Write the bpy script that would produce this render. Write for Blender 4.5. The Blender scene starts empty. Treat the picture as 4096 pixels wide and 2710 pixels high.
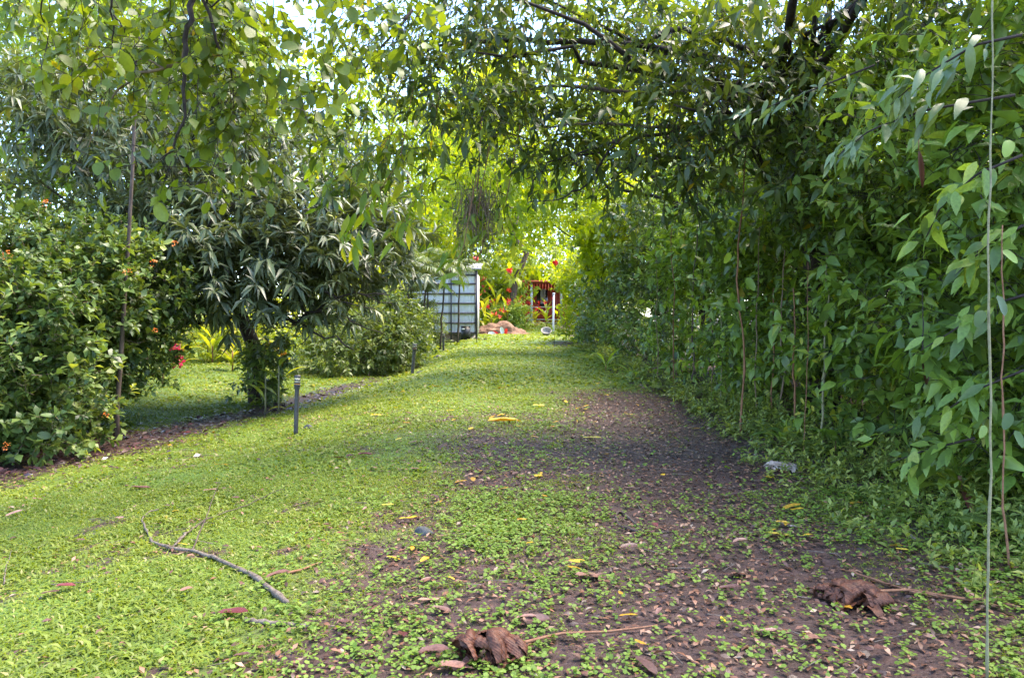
import bpy, math, random
import numpy as np
from mathutils import Vector, Matrix

R = math.radians
sc = bpy.context.scene
col = sc.collection
rng = np.random.default_rng(7)
random.seed(7)

# ------------------------------------------------------------------ camera, sky, sun, exposure
CAM_Z, FPX, CX, HY = 1.45, 2925.0, 2048.0, 1290.0      # focal length and horizon in photograph pixels
cam = bpy.data.objects.new('camera', bpy.data.cameras.new('camera'))
col.objects.link(cam); sc.camera = cam
cam.location = (0, 0, CAM_Z); cam.rotation_euler = (R(90), 0, 0)
cam.data.sensor_width = 36; cam.data.lens = FPX / 4096 * 36
cam.data.shift_y = -(1355 - HY) / 4096
cam.data.clip_start = 0.05; cam.data.clip_end = 1500

SUN_AZ, SUN_EL = 66.0, 63.0                             # azimuth from straight ahead towards the right
world = bpy.data.worlds.new('World'); sc.world = world; world.use_nodes = True
wn = world.node_tree.nodes; wl = world.node_tree.links
sky = wn.new('ShaderNodeTexSky'); sky.sky_type = 'NISHITA'; sky.sun_disc = False
sky.sun_elevation = R(SUN_EL); sky.sun_rotation = R(SUN_AZ); sky.air_density = 1.0; sky.dust_density = 0.4; sky.ozone_density = 6.0
wn['Background'].inputs['Strength'].default_value = 0.15
wl.new(sky.outputs['Color'], wn['Background'].inputs['Color'])
sl = bpy.data.lights.new('sun', 'SUN'); sl.energy = 2.3; sl.angle = R(40); sl.color = (1.0, 0.92, 0.78)
sun = bpy.data.objects.new('sun', sl); col.objects.link(sun)
sdir = Vector((math.sin(R(SUN_AZ)) * math.cos(R(SUN_EL)), math.cos(R(SUN_AZ)) * math.cos(R(SUN_EL)), math.sin(R(SUN_EL))))
sun.rotation_euler = sdir.to_track_quat('Z', 'Y').to_euler(); sun.location = (20, 10, 30)
vs = sc.view_settings
vs.view_transform = 'Standard'; vs.look = 'None'; vs.gamma = 1; vs.exposure = 2.82; vs.use_curve_mapping = False
vs.use_white_balance = True; vs.white_balance_temperature = 7000; vs.white_balance_tint = 14
cy = sc.cycles
cy.max_bounces = 10; cy.diffuse_bounces = 6; cy.glossy_bounces = 1; cy.transmission_bounces = 8; cy.transparent_max_bounces = 4
cy.sample_clamp_indirect = 6; cy.caustics_reflective = False; cy.caustics_refractive = False
cy.use_denoising = True
try:
    cy.denoiser = 'OPENIMAGEDENOISE'; cy.denoising_input_passes = 'RGB_ALBEDO_NORMAL'; cy.denoising_prefilter = 'ACCURATE'
except Exception:
    pass

# ------------------------------------------------------------------ helpers
def at(px, py, Y):
    """a point at depth Y seen at photograph pixel px, py"""
    return np.array([(px - CX) / FPX * Y, Y, CAM_Z - (py - HY) / FPX * Y])

def unit(v):
    return v / np.maximum(np.linalg.norm(v, axis=-1, keepdims=True), 1e-9)

def sm(a, b, x):
    t = np.clip((x - a) / (b - a), 0, 1)
    return t * t * (3 - 2 * t)

_tab = np.random.default_rng(3).random((256, 256))
def vnoise(x, y, s=1.0):
    x = np.asarray(x, float) * s + 91.3; y = np.asarray(y, float) * s + 37.7
    xi = np.floor(x).astype(int); yi = np.floor(y).astype(int); fx = x - xi; fy = y - yi
    fx = fx * fx * (3 - 2 * fx); fy = fy * fy * (3 - 2 * fy)
    g = lambda i, j: _tab[(xi + i) % 256, (yi + j) % 256]
    return (g(0, 0) * (1 - fx) + g(1, 0) * fx) * (1 - fy) + (g(0, 1) * (1 - fx) + g(1, 1) * fx) * fy

HP = np.array([(-40, 0), (0, 0), (6, 0), (9, .03), (18, .32), (31, .62), (36, .80), (39, .79), (44, 1.02), (50, 1.38), (60, 1.6), (110, 2.2), (900, 3)], float)
HOL = np.array([(2, -6.9), (8.5, -6.0), (13.1, -4.7), (19, -3.75), (27, -3.6), (60, -3.6)], float)
def hollow_x(y): return np.interp(y, HOL[:, 0], HOL[:, 1])
def gz(x, y):
    """height of the ground"""
    x = np.asarray(x, float); y = np.asarray(y, float)
    z = np.interp(y, HP[:, 0], HP[:, 1])
    hx = hollow_x(y)
    k = sm(-1.0, 1.0, (-1.3 - x) / np.maximum(-1.3 - hx, .5) * 2 - 1)
    z = z - k * (0.26 + 0.008 * np.clip(y, 0, 34)) * (1 - .75 * sm(29, 34, y)) + np.clip(hx - 1.0 - x, 0, 8) * 0.030
    z = z + sm(2.6, 4.5, x) * .12 + (vnoise(x, y, .45) - .5) * .10 + (vnoise(x, y, 1.9) - .5) * .035
    z = z - .035 * np.exp(-((x - 1.6) / .6) ** 2) * sm(14, 10, y)
    return z

def dirt_and_shade(x, y):
    """0 lawn .. 1 bare soil and litter, with a painted shadow patch at the crest"""
    x = np.asarray(x, float); y = np.asarray(y, float)
    n = vnoise(x, y, 1.1) * .3 + vnoise(x, y, 3.7) * .3 + vnoise(x, y, 11) * .4
    near = 1 - sm(11.5, 15, y + (n - .5) * 5)
    t1 = np.exp(-(np.abs(x - .95 - .085 * y) / (.88 + .03 * y)) ** 3) * near * 1.05
    t2 = np.exp(-((x + .35) / .75) ** 2) * .62 * sm(9.5, 4.5, y)
    t4 = (.48 + .2 * sm(6, 3.5, y)) * sm(-2.2, .2, x) * sm(14.5, 8, y)
    rim = sm(2.45, 3.2, x + (n - .5) * 1.2) * (1 - .35 * sm(18, 30, y))
    dh = np.abs(x - hollow_x(y))
    t3 = np.exp(-(dh / (.4 + .25 * sm(15, 10, y))) ** 2) * sm(22, 14, y) * .95
    hedge = sm(.1, -.5, x - hollow_x(y) + .2) * sm(11.8, 10.5, y)
    crest_shade = np.exp(-(((x - 2.2) / .9) ** 2 + ((y - 29.5) / 1.6) ** 2)) * .8  # soil patch painted in for the canopy shadow on the crest
    m = np.maximum.reduce([t1, t2, t3, rim, hedge, crest_shade, t4])
    return np.clip(m * 1.15 + (n - .5) * 1.0 * sm(.05, .4, m) + sm(.58, .72, n) * .5 * sm(24, 5, y), 0, 1)

def mesh_data(name, V, F, mat, rnd=None, smooth=False):
    """V (n,3); F a list of integer arrays (m,k)"""
    me = bpy.data.meshes.new(name)
    if not isinstance(F, list): F = [F]
    F = [np.asarray(f, np.int32) for f in F if len(f)]
    me.vertices.add(len(V)); me.vertices.foreach_set('co', np.asarray(V, np.float32).ravel())
    nl = sum(f.size for f in F); nf = sum(len(f) for f in F)
    me.loops.add(nl); me.loops.foreach_set('vertex_index', np.concatenate([f.ravel() for f in F]))
    tot = np.concatenate([np.full(len(f), f.shape[1], np.int32) for f in F])
    me.polygons.add(nf)
    me.polygons.foreach_set('loop_start', np.concatenate([[0], np.cumsum(tot)[:-1]]).astype(np.int32))
    if smooth: me.polygons.foreach_set('use_smooth', np.ones(nf, bool))
    if rnd is not None:
        a = me.attributes.new('rnd', 'FLOAT', 'POINT'); a.data.foreach_set('value', np.asarray(rnd, np.float32))
    me.materials.append(mat); me.update(calc_edges=True)
    return me

def obj(name, me, parent=None, loc=(0, 0, 0)):
    o = bpy.data.objects.new(name, me); col.objects.link(o); o.location = loc
    if parent is not None: o.parent = parent
    return o

def tag(o, label, cat=None, group=None, kind=None):
    if label: o['label'] = label
    if cat: o['category'] = cat
    if group: o['group'] = group
    if kind: o['kind'] = kind
    return o

def empty(name, loc, label, cat, group=None):
    o = bpy.data.objects.new(name, None); col.objects.link(o); o.location = loc; o.empty_display_size = .1
    return tag(o, label, cat, group)

def part(name, V, F, mat, parent, rnd=None, smooth=False, kind=None, label=None):
    """a part whose vertices are given in world coordinates"""
    base = np.array(parent.location) if parent.parent is None else np.array(parent.location) + np.array(parent.parent.location)
    o = obj(name, mesh_data(name, np.asarray(V) - base, F, mat, rnd, smooth), parent)
    if kind: o['kind'] = kind
    if label: o['label'] = label
    return o

def tube(pts, rad, n=6, cap=True):
    pts = np.asarray(pts, float); m = len(pts); rad = np.broadcast_to(np.asarray(rad, float), (m,))
    t = unit(np.gradient(pts, axis=0)); ref = np.array([.31, .77, .55]); ref /= np.linalg.norm(ref)
    a = unit(np.cross(t, ref)); b = np.cross(t, a)
    th = np.linspace(0, 2 * np.pi, n, endpoint=False)
    V = (pts[:, None] + rad[:, None, None] * (np.cos(th)[None, :, None] * a[:, None] + np.sin(th)[None, :, None] * b[:, None])).reshape(-1, 3)
    i = np.arange(m - 1)[:, None] * n; j = np.arange(n)[None]; k = (j + 1) % n
    Q = np.stack([i + j, i + k, i + n + k, i + n + j], -1).reshape(-1, 4)
    T = []
    if cap:
        V = np.vstack([V, pts[:1], pts[-1:]]); c = m * n
        jj = np.arange(n); kk = (jj + 1) % n
        T = np.vstack([np.stack([kk, jj, np.full(n, c)], 1), np.stack([(m - 1) * n + jj, (m - 1) * n + kk, np.full(n, c + 1)], 1)])
    return V, [Q, T] if cap else [Q]

def merge(parts):
    Vs, Fs, off = [], {}, 0
    for V, F in parts:
        for f in F:
            if len(f): Fs.setdefault(np.asarray(f).shape[1], []).append(np.asarray(f) + off)
        Vs.append(V); off += len(V)
    return np.vstack(Vs), [np.vstack(v) for v in Fs.values()]

def box(x0, x1, y0, y1, z0, z1):
    V = np.array([(x, y, z) for x in (x0, x1) for y in (y0, y1) for z in (z0, z1)], float)
    return V, [np.array([(0, 1, 3, 2), (4, 6, 7, 5), (0, 4, 5, 1), (2, 3, 7, 6), (0, 2, 6, 4), (1, 5, 7, 3)])]

def lathe(prof, n=20, c=(0, 0, 0)):
    th = np.linspace(0, 2 * np.pi, n, endpoint=False); m = len(prof)
    V = np.array([(r * np.cos(t) + c[0], r * np.sin(t) + c[1], z + c[2]) for r, z in prof for t in th])
    i = np.arange(m - 1)[:, None] * n; j = np.arange(n)[None]; k = (j + 1) % n
    return V, [np.stack([i + j, i + k, i + n + k, i + n + j], -1).reshape(-1, 4)]

def wander(a, b, n=7, amp=.08, sag=0.0, r=None):
    r = r or rng
    a = np.asarray(a, float); b = np.asarray(b, float); t = np.linspace(0, 1, n)[:, None]
    L = np.linalg.norm(b - a); p = a + (b - a) * t
    off = r.normal(0, 1, (n, 3)) * amp * L; off[0] = 0; off[-1] = 0
    p = p + off * np.sin(np.pi * t); p[:, 2] += sag * L * np.sin(np.pi * t[:, 0])
    return p

# ------------------------------------------------------------------ materials
def new_mat(name):
    m = bpy.data.materials.new(name); m.use_nodes = True; nt = m.node_tree
    for n in list(nt.nodes): nt.nodes.remove(n)
    return m, nt.nodes, nt.links

def ramp(n, stops):
    r = n.new('ShaderNodeValToRGB'); e = r.color_ramp.elements
    while len(e) < len(stops): e.new(.5)
    for i, (p, c) in enumerate(stops): e[i].position = p; e[i].color = (*c, 1)
    return r

BOOST = {'creeper_leaf': 1.3, 'broad_creeper_leaf': 1.15, 'dark_hedge_leaf': 1.3, 'canopy_leaf': 1.05, 'sunny_leaf': 1.25, 'mango_leaf': 1.75, 'ixora_leaf': 1.4, 'far_leaf': 1.25, 'palm_leaf': 1.3, 'grass_blade': .9, 'clover_leaf': .9}
YEL = {'ixora_leaf': 1.15, 'mango_leaf': 1.1, 'grass_blade': 1.15, 'clover_leaf': 1.12, 'creeper_leaf': 1.0, 'broad_creeper_leaf': 1.0, 'dark_hedge_leaf': 1.0, 'canopy_leaf': 1.12, 'round_light_leaf': 1.12, 'grey_green_broad_leaf': 1.0}
def leaf_mat(name, stops, trans=.38, tcol=(1.9, 1.75, .55), rough=.42, spec=.5, mottling=.25):
    m, n, l = new_mat(name)
    bo = BOOST.get(name, 1); stops = [(p_, (c_[0] * YEL.get(name, 1.28) * bo, c_[1] * bo, c_[2] * bo) if c_[1] > c_[0] * 1.1 else c_) for p_, c_ in stops]
    out = n.new('ShaderNodeOutputMaterial'); a = n.new('ShaderNodeAttribute'); a.attribute_name = 'rnd'
    r = ramp(n, stops); l.new(a.outputs['Fac'], r.inputs['Fac'])
    tc = n.new('ShaderNodeTexCoord'); nz = n.new('ShaderNodeTexNoise'); nz.inputs['Scale'].default_value = 9; nz.inputs['Detail'].default_value = 2
    l.new(tc.outputs['Object'], nz.inputs['Vector'])
    mr = n.new('ShaderNodeMapRange'); mr.inputs['To Min'].default_value = 1 - mottling; mr.inputs['To Max'].default_value = 1 + mottling
    l.new(nz.outputs['Fac'], mr.inputs['Value'])
    mu = n.new('ShaderNodeMix'); mu.data_type = 'RGBA'; mu.blend_type = 'MULTIPLY'; mu.inputs[0].default_value = 1
    l.new(r.outputs['Color'], mu.inputs[6]); l.new(mr.outputs['Result'], mu.inputs[7])
    p = n.new('ShaderNodeBsdfPrincipled'); p.inputs['Roughness'].default_value = rough; p.inputs['Specular IOR Level'].default_value = spec
    l.new(mu.outputs[2], p.inputs['Base Color'])
    tm = n.new('ShaderNodeMix'); tm.data_type = 'RGBA'; tm.blend_type = 'MULTIPLY'; tm.inputs[0].default_value = 1
    tm.inputs[7].default_value = (*tcol, 1); l.new(mu.outputs[2], tm.inputs[6])
    t = n.new('ShaderNodeBsdfTranslucent'); l.new(tm.outputs[2], t.inputs['Color'])
    mx = n.new('ShaderNodeMixShader'); mx.inputs['Fac'].default_value = trans
    l.new(p.outputs[0], mx.inputs[1]); l.new(t.outputs[0], mx.inputs[2]); l.new(mx.outputs[0], out.inputs['Surface'])
    return m

def solid_mat(name, c1, c2, scale=8, rough=.7, spec=.4, bump=.0, metal=0, stretch=(1, 1, 1), detail=5):
    m, n, l = new_mat(name)
    out = n.new('ShaderNodeOutputMaterial'); p = n.new('ShaderNodeBsdfPrincipled')
    tc = n.new('ShaderNodeTexCoord'); mp = n.new('ShaderNodeMapping'); mp.inputs['Scale'].default_value = stretch
    nz = n.new('ShaderNodeTexNoise'); nz.inputs['Scale'].default_value = scale; nz.inputs['Detail'].default_value = detail; nz.inputs['Roughness'].default_value = .65
    l.new(tc.outputs['Object'], mp.inputs['Vector']); l.new(mp.outputs[0], nz.inputs['Vector'])
    r = ramp(n, [(.3, c1), (.72, c2)]); l.new(nz.outputs['Fac'], r.inputs['Fac'])
    l.new(r.outputs['Color'], p.inputs['Base Color'])
    p.inputs['Roughness'].default_value = rough; p.inputs['Specular IOR Level'].default_value = spec; p.inputs['Metallic'].default_value = metal
    if bump:
        b = n.new('ShaderNodeBump'); b.inputs['Strength'].default_value = bump; b.inputs['Distance'].default_value = .02
        l.new(nz.outputs['Fac'], b.inputs['Height']); l.new(b.outputs[0], p.inputs['Normal'])
    l.new(p.outputs[0], out.inputs['Surface'])
    return m

M = {}
M['ixora'] = leaf_mat('ixora_leaf', [(0, (.022, .045, .014)), (.45, (.055, .105, .025)), (.8, (.11, .175, .04)), (1, (.20, .26, .06))], .28, rough=.42, spec=.45)
M['mango'] = leaf_mat('mango_leaf', [(0, (.028, .042, .022)), (.6, (.055, .08, .038)), (.93, (.09, .12, .05)), (1, (.17, .20, .05))], .22, rough=.4, spec=.6)
M['round'] = leaf_mat('round_light_leaf', [(0, (.06, .105, .014)), (.6, (.105, .17, .018)), (.95, (.17, .23, .022)), (1, (.36, .26, .02))], .42)
M['pinnate'] = leaf_mat('pinnate_light_leaf', [(0, (.09, .19, .016)), (.7, (.17, .30, .02)), (1, (.30, .36, .03))], .5)
M['canopy'] = leaf_mat('canopy_leaf', [(0, (.022, .046, .014)), (.5, (.055, .10, .02)), (.95, (.12, .17, .025)), (1, (.34, .26, .02))], .42)  # shaded silhouette look of the near canopy put into the leaf colour
M['sunny'] = leaf_mat('sunny_leaf', [(0, (.09, .17, .012)), (.6, (.17, .28, .016)), (.95, (.26, .34, .02)), (1, (.42, .36, .03))], .55)  # sunlit, backlit brightness of the farther trees put into the leaf colour
M['wall'] = leaf_mat('creeper_leaf', [(0, (.035, .062, .016)), (.4, (.09, .155, .030)), (.8, (.17, .26, .045)), (.97, (.26, .34, .06)), (1, (.36, .30, .05))], .40, rough=.36, spec=.5, mottling=.4)
M['wallbig'] = leaf_mat('broad_creeper_leaf', [(0, (.05, .09, .022)), (.45, (.12, .20, .036)), (.9, (.22, .32, .055)), (1, (.34, .34, .06))], .40, rough=.36, spec=.5, mottling=.4)
M['weed'] = leaf_mat('weed_leaf', [(0, (.08, .15, .03)), (.5, (.15, .25, .05)), (1, (.26, .36, .08))], .38, rough=.4, spec=.45)
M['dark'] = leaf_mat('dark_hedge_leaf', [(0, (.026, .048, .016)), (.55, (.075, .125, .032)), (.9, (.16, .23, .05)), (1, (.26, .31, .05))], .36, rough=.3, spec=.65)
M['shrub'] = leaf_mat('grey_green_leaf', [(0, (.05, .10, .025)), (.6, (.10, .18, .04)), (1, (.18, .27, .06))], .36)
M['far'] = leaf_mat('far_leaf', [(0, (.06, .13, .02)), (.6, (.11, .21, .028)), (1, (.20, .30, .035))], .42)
M['garden'] = leaf_mat('garden_leaf', [(0, (.12, .22, .025)), (.6, (.22, .33, .035)), (1, (.34, .38, .06))], .42)
M['croton'] = leaf_mat('variegated_leaf', [(0, (.10, .19, .02)), (.6, (.22, .30, .03)), (.88, (.30, .28, .04)), (1, (.34, .10, .04))], .4)
M['palm'] = leaf_mat('palm_leaf', [(0, (.04, .075, .025)), (1, (.09, .15, .045))], .3)
M['grass'] = leaf_mat('grass_blade', [(0, (.085, .15, .018)), (.55, (.15, .235, .025)), (.92, (.22, .29, .035)), (1, (.30, .27, .10))], .34, rough=.5, spec=.35)
M['clover'] = leaf_mat('clover_leaf', [(0, (.09, .18, .022)), (1, (.20, .33, .05))], .32, rough=.55, spec=.3)
M['litter'] = leaf_mat('litter_leaf', [(0, (.030, .015, .011)), (.45, (.10, .042, .026)), (.78, (.21, .088, .046)), (.95, (.30, .15, .085)), (1, (.36, .27, .19))], .08, tcol=(1.2, .9, .6), rough=.45, mottling=.5)
M['wetlitter'] = leaf_mat('wet_litter_leaf', [(0, (.018, .010, .014)), (.6, (.055, .028, .034)), (.9, (.13, .06, .055)), (1, (.22, .16, .15))], .05, rough=.28, spec=.6)
M['yellow'] = leaf_mat('yellow_fallen_leaf', [(0, (.46, .22, .02)), (.6, (.66, .42, .025)), (1, (.62, .50, .08))], .2, tcol=(1.2, 1.1, .6), mottling=.75)
M['brownleaf'] = leaf_mat('brown_fallen_leaf', [(0, (.07, .03, .026)), (.6, (.20, .09, .06)), (1, (.36, .20, .15))], .08, tcol=(1.1, .9, .7), rough=.45, mottling=.7)
M['redleaf'] = leaf_mat('dark_red_fallen_leaf', [(0, (.05, .01, .015)), (1, (.16, .03, .03))], .08, tcol=(1.1, .9, .7), rough=.4)
M['bark'] = solid_mat('bark', (.045, .032, .028), (.15, .11, .085), 14, .85, .2, .6, stretch=(1, 1, .3))
M['darkbark'] = solid_mat('dark_bark', (.018, .014, .014), (.065, .05, .045), 16, .85, .2, .6)
M['lightbark'] = solid_mat('light_bark', (.13, .085, .055), (.27, .20, .14), 14, .8, .2, .4, stretch=(1, 1, .25))
M['redstem'] = solid_mat('reddish_stem', (.15, .06, .03), (.30, .15, .08), 20, .7, .3, .2)
M['palevine'] = solid_mat('pale_vine', (.16, .15, .075), (.30, .28, .16), 25, .7, .3, .3)
M['lichen'] = solid_mat('lichen_branch', (.06, .04, .033), (.23, .19, .15), 30, .85, .2, .6)
M['flower_o'] = leaf_mat('orange_flower', [(0, (.75, .16, .03)), (1, (.85, .32, .08))], .3, tcol=(1.1, 1, .7))
M['flower_r'] = leaf_mat('red_flower', [(0, (.55, .015, .02)), (1, (.78, .06, .04))], .25, tcol=(1.1, .8, .7))
M['flower_p'] = leaf_mat('magenta_flower', [(0, (.45, .01, .08)), (1, (.75, .04, .14))], .25, tcol=(1.1, .8, .8))
M['blackmetal'] = solid_mat('black_post_paint', (.028, .028, .032), (.075, .072, .072), 12, .48, .5, .1)
M['lens'] = solid_mat('pale_lens', (.72, .62, .38), (.85, .78, .58), 6, .15, .6)
M['amber'] = solid_mat('amber_lens', (.62, .20, .04), (.75, .32, .06), 6, .15, .6)
M['sheet'] = solid_mat('white_metal_sheet', (.74, .70, .70), (.86, .82, .82), 1.2, .4, .5)
M['girt'] = solid_mat('dark_girt_paint', (.035, .035, .055), (.075, .07, .09), 6, .55, .4)
M['roof'] = solid_mat('pale_roof_sheet', (.24, .235, .27), (.36, .35, .40), 1.5, .45, .5)
M['redpaint'] = solid_mat('red_house_paint', (.40, .045, .03), (.55, .09, .055), 5, .6, .4)
M['redroof'] = solid_mat('red_roof_paint', (.42, .07, .05), (.58, .12, .07), 4, .6, .4)
M['bluewhite'] = solid_mat('pale_blue_paint', (.45, .52, .68), (.62, .68, .80), 5, .5, .4)
M['greypaint'] = solid_mat('grey_wood', (.20, .19, .20), (.36, .35, .35), 7, .75, .3)
M['curtain'] = solid_mat('grey_curtain', (.34, .33, .37), (.52, .50, .54), 5, .9, .1)
M['darkglass'] = solid_mat('dark_interior', (.012, .012, .016), (.03, .028, .032), 3, .2, .5)
M['white'] = solid_mat('white_plastic', (.68, .69, .72), (.82, .82, .84), 5, .35, .5)
M['soilpile'] = solid_mat('bare_red_soil', (.11, .06, .04), (.30, .185, .125), 3.5, .95, .1, 1.0)
M['crumb'] = solid_mat('soil_crumb', (.02, .013, .012), (.12, .08, .07), 26, .9, .2)
M['stone'] = solid_mat('dark_stone', (.030, .032, .034), (.10, .105, .10), 18, .75, .3, .5)
M['deadleaf'] = solid_mat('curled_dead_leaf', (.028, .010, .007), (.14, .052, .028), 22, .55, .4, .5)
def vein_mat(name, c1, c2, scale):
    m = solid_mat(name, c1, c2, 22, .6, .35); n, l = m.node_tree.nodes, m.node_tree.links
    p = [q for q in n if q.type == 'BSDF_PRINCIPLED'][0]; tc = [q for q in n if q.type == 'TEX_COORD'][0]; rp = [q for q in n if q.type == 'VALTORGB'][0]
    w = n.new('ShaderNodeTexWave'); w.inputs['Scale'].default_value = scale; w.inputs['Distortion'].default_value = 3; w.inputs['Detail'].default_value = 3; w.bands_direction = 'DIAGONAL'; l.new(tc.outputs['Object'], w.inputs['Vector'])
    mu = n.new('ShaderNodeMix'); mu.data_type = 'RGBA'; mu.blend_type = 'MULTIPLY'; mu.inputs[0].default_value = .35
    r2 = ramp(n, [(.1, (.35, .30, .28)), (.6, (1.2, 1.15, 1.1))]); l.new(w.outputs['Fac'], r2.inputs['Fac']); l.new(rp.outputs['Color'], mu.inputs[6]); l.new(r2.outputs['Color'], mu.inputs[7]); l.new(mu.outputs[2], p.inputs['Base Color'])
    b = n.new('ShaderNodeBump'); b.inputs['Strength'].default_value = .3; b.inputs['Distance'].default_value = .003; l.new(w.outputs['Fac'], b.inputs['Height']); l.new(b.outputs[0], p.inputs['Normal'])
    return m
M['deadleaf'] = vein_mat('curled_dead_leaf_veined', (.032, .010, .006), (.16, .055, .026), 36)
M['deadpale'] = solid_mat('pale_dead_leaf', (.20, .13, .10), (.50, .42, .35), 18, .7, .3, .5)
M['deadfrond'] = solid_mat('grey_dead_leaf', (.15, .13, .115), (.36, .33, .29), 9, .7, .3, .3)
M['black'] = solid_mat('black_plastic', (.012, .012, .014), (.03, .03, .032), 8, .35, .5)

# ------------------------------------------------------------------ leaves
def leaf_tpl(w=.4, peak=.42, fold=.18, arch=.22, lod=1, tip=.0):
    """a leaf one unit long along +y, its upper side along +z; returns V, [faces]"""
    if lod == 0:
        V = np.array([(0, 0, 0), (-w / 2, peak, fold * w), (w / 2, peak, fold * w), (0, 1, -arch)]); return V, [np.array([(0, 2, 1), (1, 2, 3)])]
    if lod == 1:
        V = np.array([(0, 0, 0), (-w / 2, peak, fold * w), (0, peak, 0), (w / 2, peak, fold * w), (0, 1, -arch)])
        return V, [np.array([(0, 2, 1), (0, 3, 2), (1, 2, 4), (2, 3, 4)])]
    ts = [.0, .14, .32, .55, .78, .93, 1.0]
    V, rows = [], []
    for t in ts:
        s = (t / peak) ** .75 if t < peak else ((1 - t) / (1 - peak)) ** (.62 + tip)
        hw = w / 2 * math.sin(min(s, 1) * math.pi / 2); z = -arch * t * t * 1.05 + arch * .12 * t
        if t in (0.0, 1.0): rows.append([len(V)]); V.append((0, t, z))
        else:
            rows.append([len(V), len(V) + 1, len(V) + 2]); wv = .03 * math.sin(t * 17) * w * 2
            V += [(-hw, t, z + fold * hw * 2 + wv), (0, t, z), (hw, t, z + fold * hw * 2 - wv)]
    T, Q = [], []
    for a, b in zip(rows[:-1], rows[1:]):
        if len(a) == 1: T += [(a[0], b[1], b[0]), (a[0], b[2], b[1])]
        elif len(b) == 1: T += [(a[0], a[1], b[0]), (a[1], a[2], b[0])]
        else: Q += [(a[0], a[1], b[1], b[0]), (a[1], a[2], b[2], b[1])]
    return np.array(V, float), [np.array(T), np.array(Q)]

def frames(D, N):
    y = unit(D); x = unit(np.cross(y, N)); z = np.cross(x, y)
    return x, y, z

def place(tpl, P, D, N, S, W=None):
    """copies of a template at P along D with upper side towards N -> V, F"""
    V, F = tpl; n = len(P); nv = len(V)
    x, y, z = frames(D, N); W = S if W is None else W
    out = P[:, None] + (V[None, :, 0:1] * W[:, None, None]) * x[:, None] + S[:, None, None] * (V[None, :, 1:2] * y[:, None] + V[None, :, 2:3] * z[:, None])
    off = (np.arange(n) * nv)[:, None, None]
    return out.reshape(-1, 3), [(f[None] + off).reshape(-1, f.shape[1]) for f in F]

def shoot_leaves(P, A, L, n, spread=1.0, droop=.25, t0=.15, jit=.25, whorl=False, r=None):
    """n leaves along each of the shoots P + A*L -> positions, directions, normals"""
    r = r or rng; m = len(P)
    k = np.arange(n)[None]; t = t0 + (1 - t0) * (k + r.random((m, n))) / n
    if whorl: t = .8 + .2 * r.random((m, n))
    az = k * 2.39996 + r.random((m, 1)) * 6.28
    ref = np.where(np.abs(A[:, 2:3]) < .9, np.array([[0, 0, 1.]]), np.array([[1., 0, 0]]))
    u = unit(np.cross(A, ref)); v = np.cross(A, u)
    rad = np.cos(az)[..., None] * u[:, None] + np.sin(az)[..., None] * v[:, None]
    sp = spread * (1 - .35 * t)[..., None] + r.normal(0, .15, (m, n, 1))
    D = np.cos(sp) * A[:, None] + np.sin(sp) * rad + r.normal(0, jit, (m, n, 3)); D[..., 2] -= droop
    D = unit(D); pos = P[:, None] + A[:, None] * (L[:, None] * t)[..., None]
    N = A[:, None] * .6 + np.array([0, 0, .9]) + r.normal(0, .35, (m, n, 3))
    return pos.reshape(-1, 3), D.reshape(-1, 3), N.reshape(-1, 3)

def blob_clumps(blobs, n, shell=.55, r=None):
    r = r or rng
    vol = np.array([b[3] * b[4] + b[4] * b[5] + b[3] * b[5] for b in blobs]); cnt = np.maximum(1, np.round(n * vol / vol.sum())).astype(int)
    C, O = [], []
    for b, c in zip(blobs, cnt):
        d = unit(r.normal(0, 1, (c, 3))); rr = (shell ** 3 + (1 - shell ** 3) * r.random((c, 1))) ** (1 / 3)
        rad = np.array(b[3:6]); p = np.array(b[:3]) + d * rad * rr
        C.append(p); O.append(unit(d / rad))
    return np.vstack(C), np.vstack(O)

def visible_large(P, S, k):
    """indices of the k leaves of a thing that show largest: nearest in each small screen cell, ranked by size over distance"""
    y = np.maximum(P[:, 1], .1); px = CX + P[:, 0] / y * FPX; py = HY - (P[:, 2] - CAM_Z) / y * FPX
    ok = (px > 0) & (px < 4096) & (py > 0) & (py < 2710) & (P[:, 1] > 1)
    idx = np.nonzero(ok)[0]
    if len(idx) == 0: return idx
    cell = (px[idx] // 36).astype(int) * 1000 + (py[idx] // 36).astype(int)
    o = np.lexsort((y[idx], cell)); first = np.r_[True, np.diff(cell[o]) != 0]; win = idx[o][first]
    return win[np.argsort(-(S[win] / y[win]))][:k]

_var = {}
def leaf_variants(key, mat, w, peak, fold, arch, k=8):
    if key not in _var:
        out = []
        for i in range(k):
            V, F = leaf_tpl(w * random.uniform(.88, 1.12), peak, fold * random.uniform(.5, 1.5), arch * random.uniform(.3, 1.8), 2, 0 if w > .5 else .42)
            out.append(mesh_data('leaf', V, F, mat, np.full(len(V), (i + .5) / k), True))
        _var[key] = out
    return _var[key]

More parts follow.
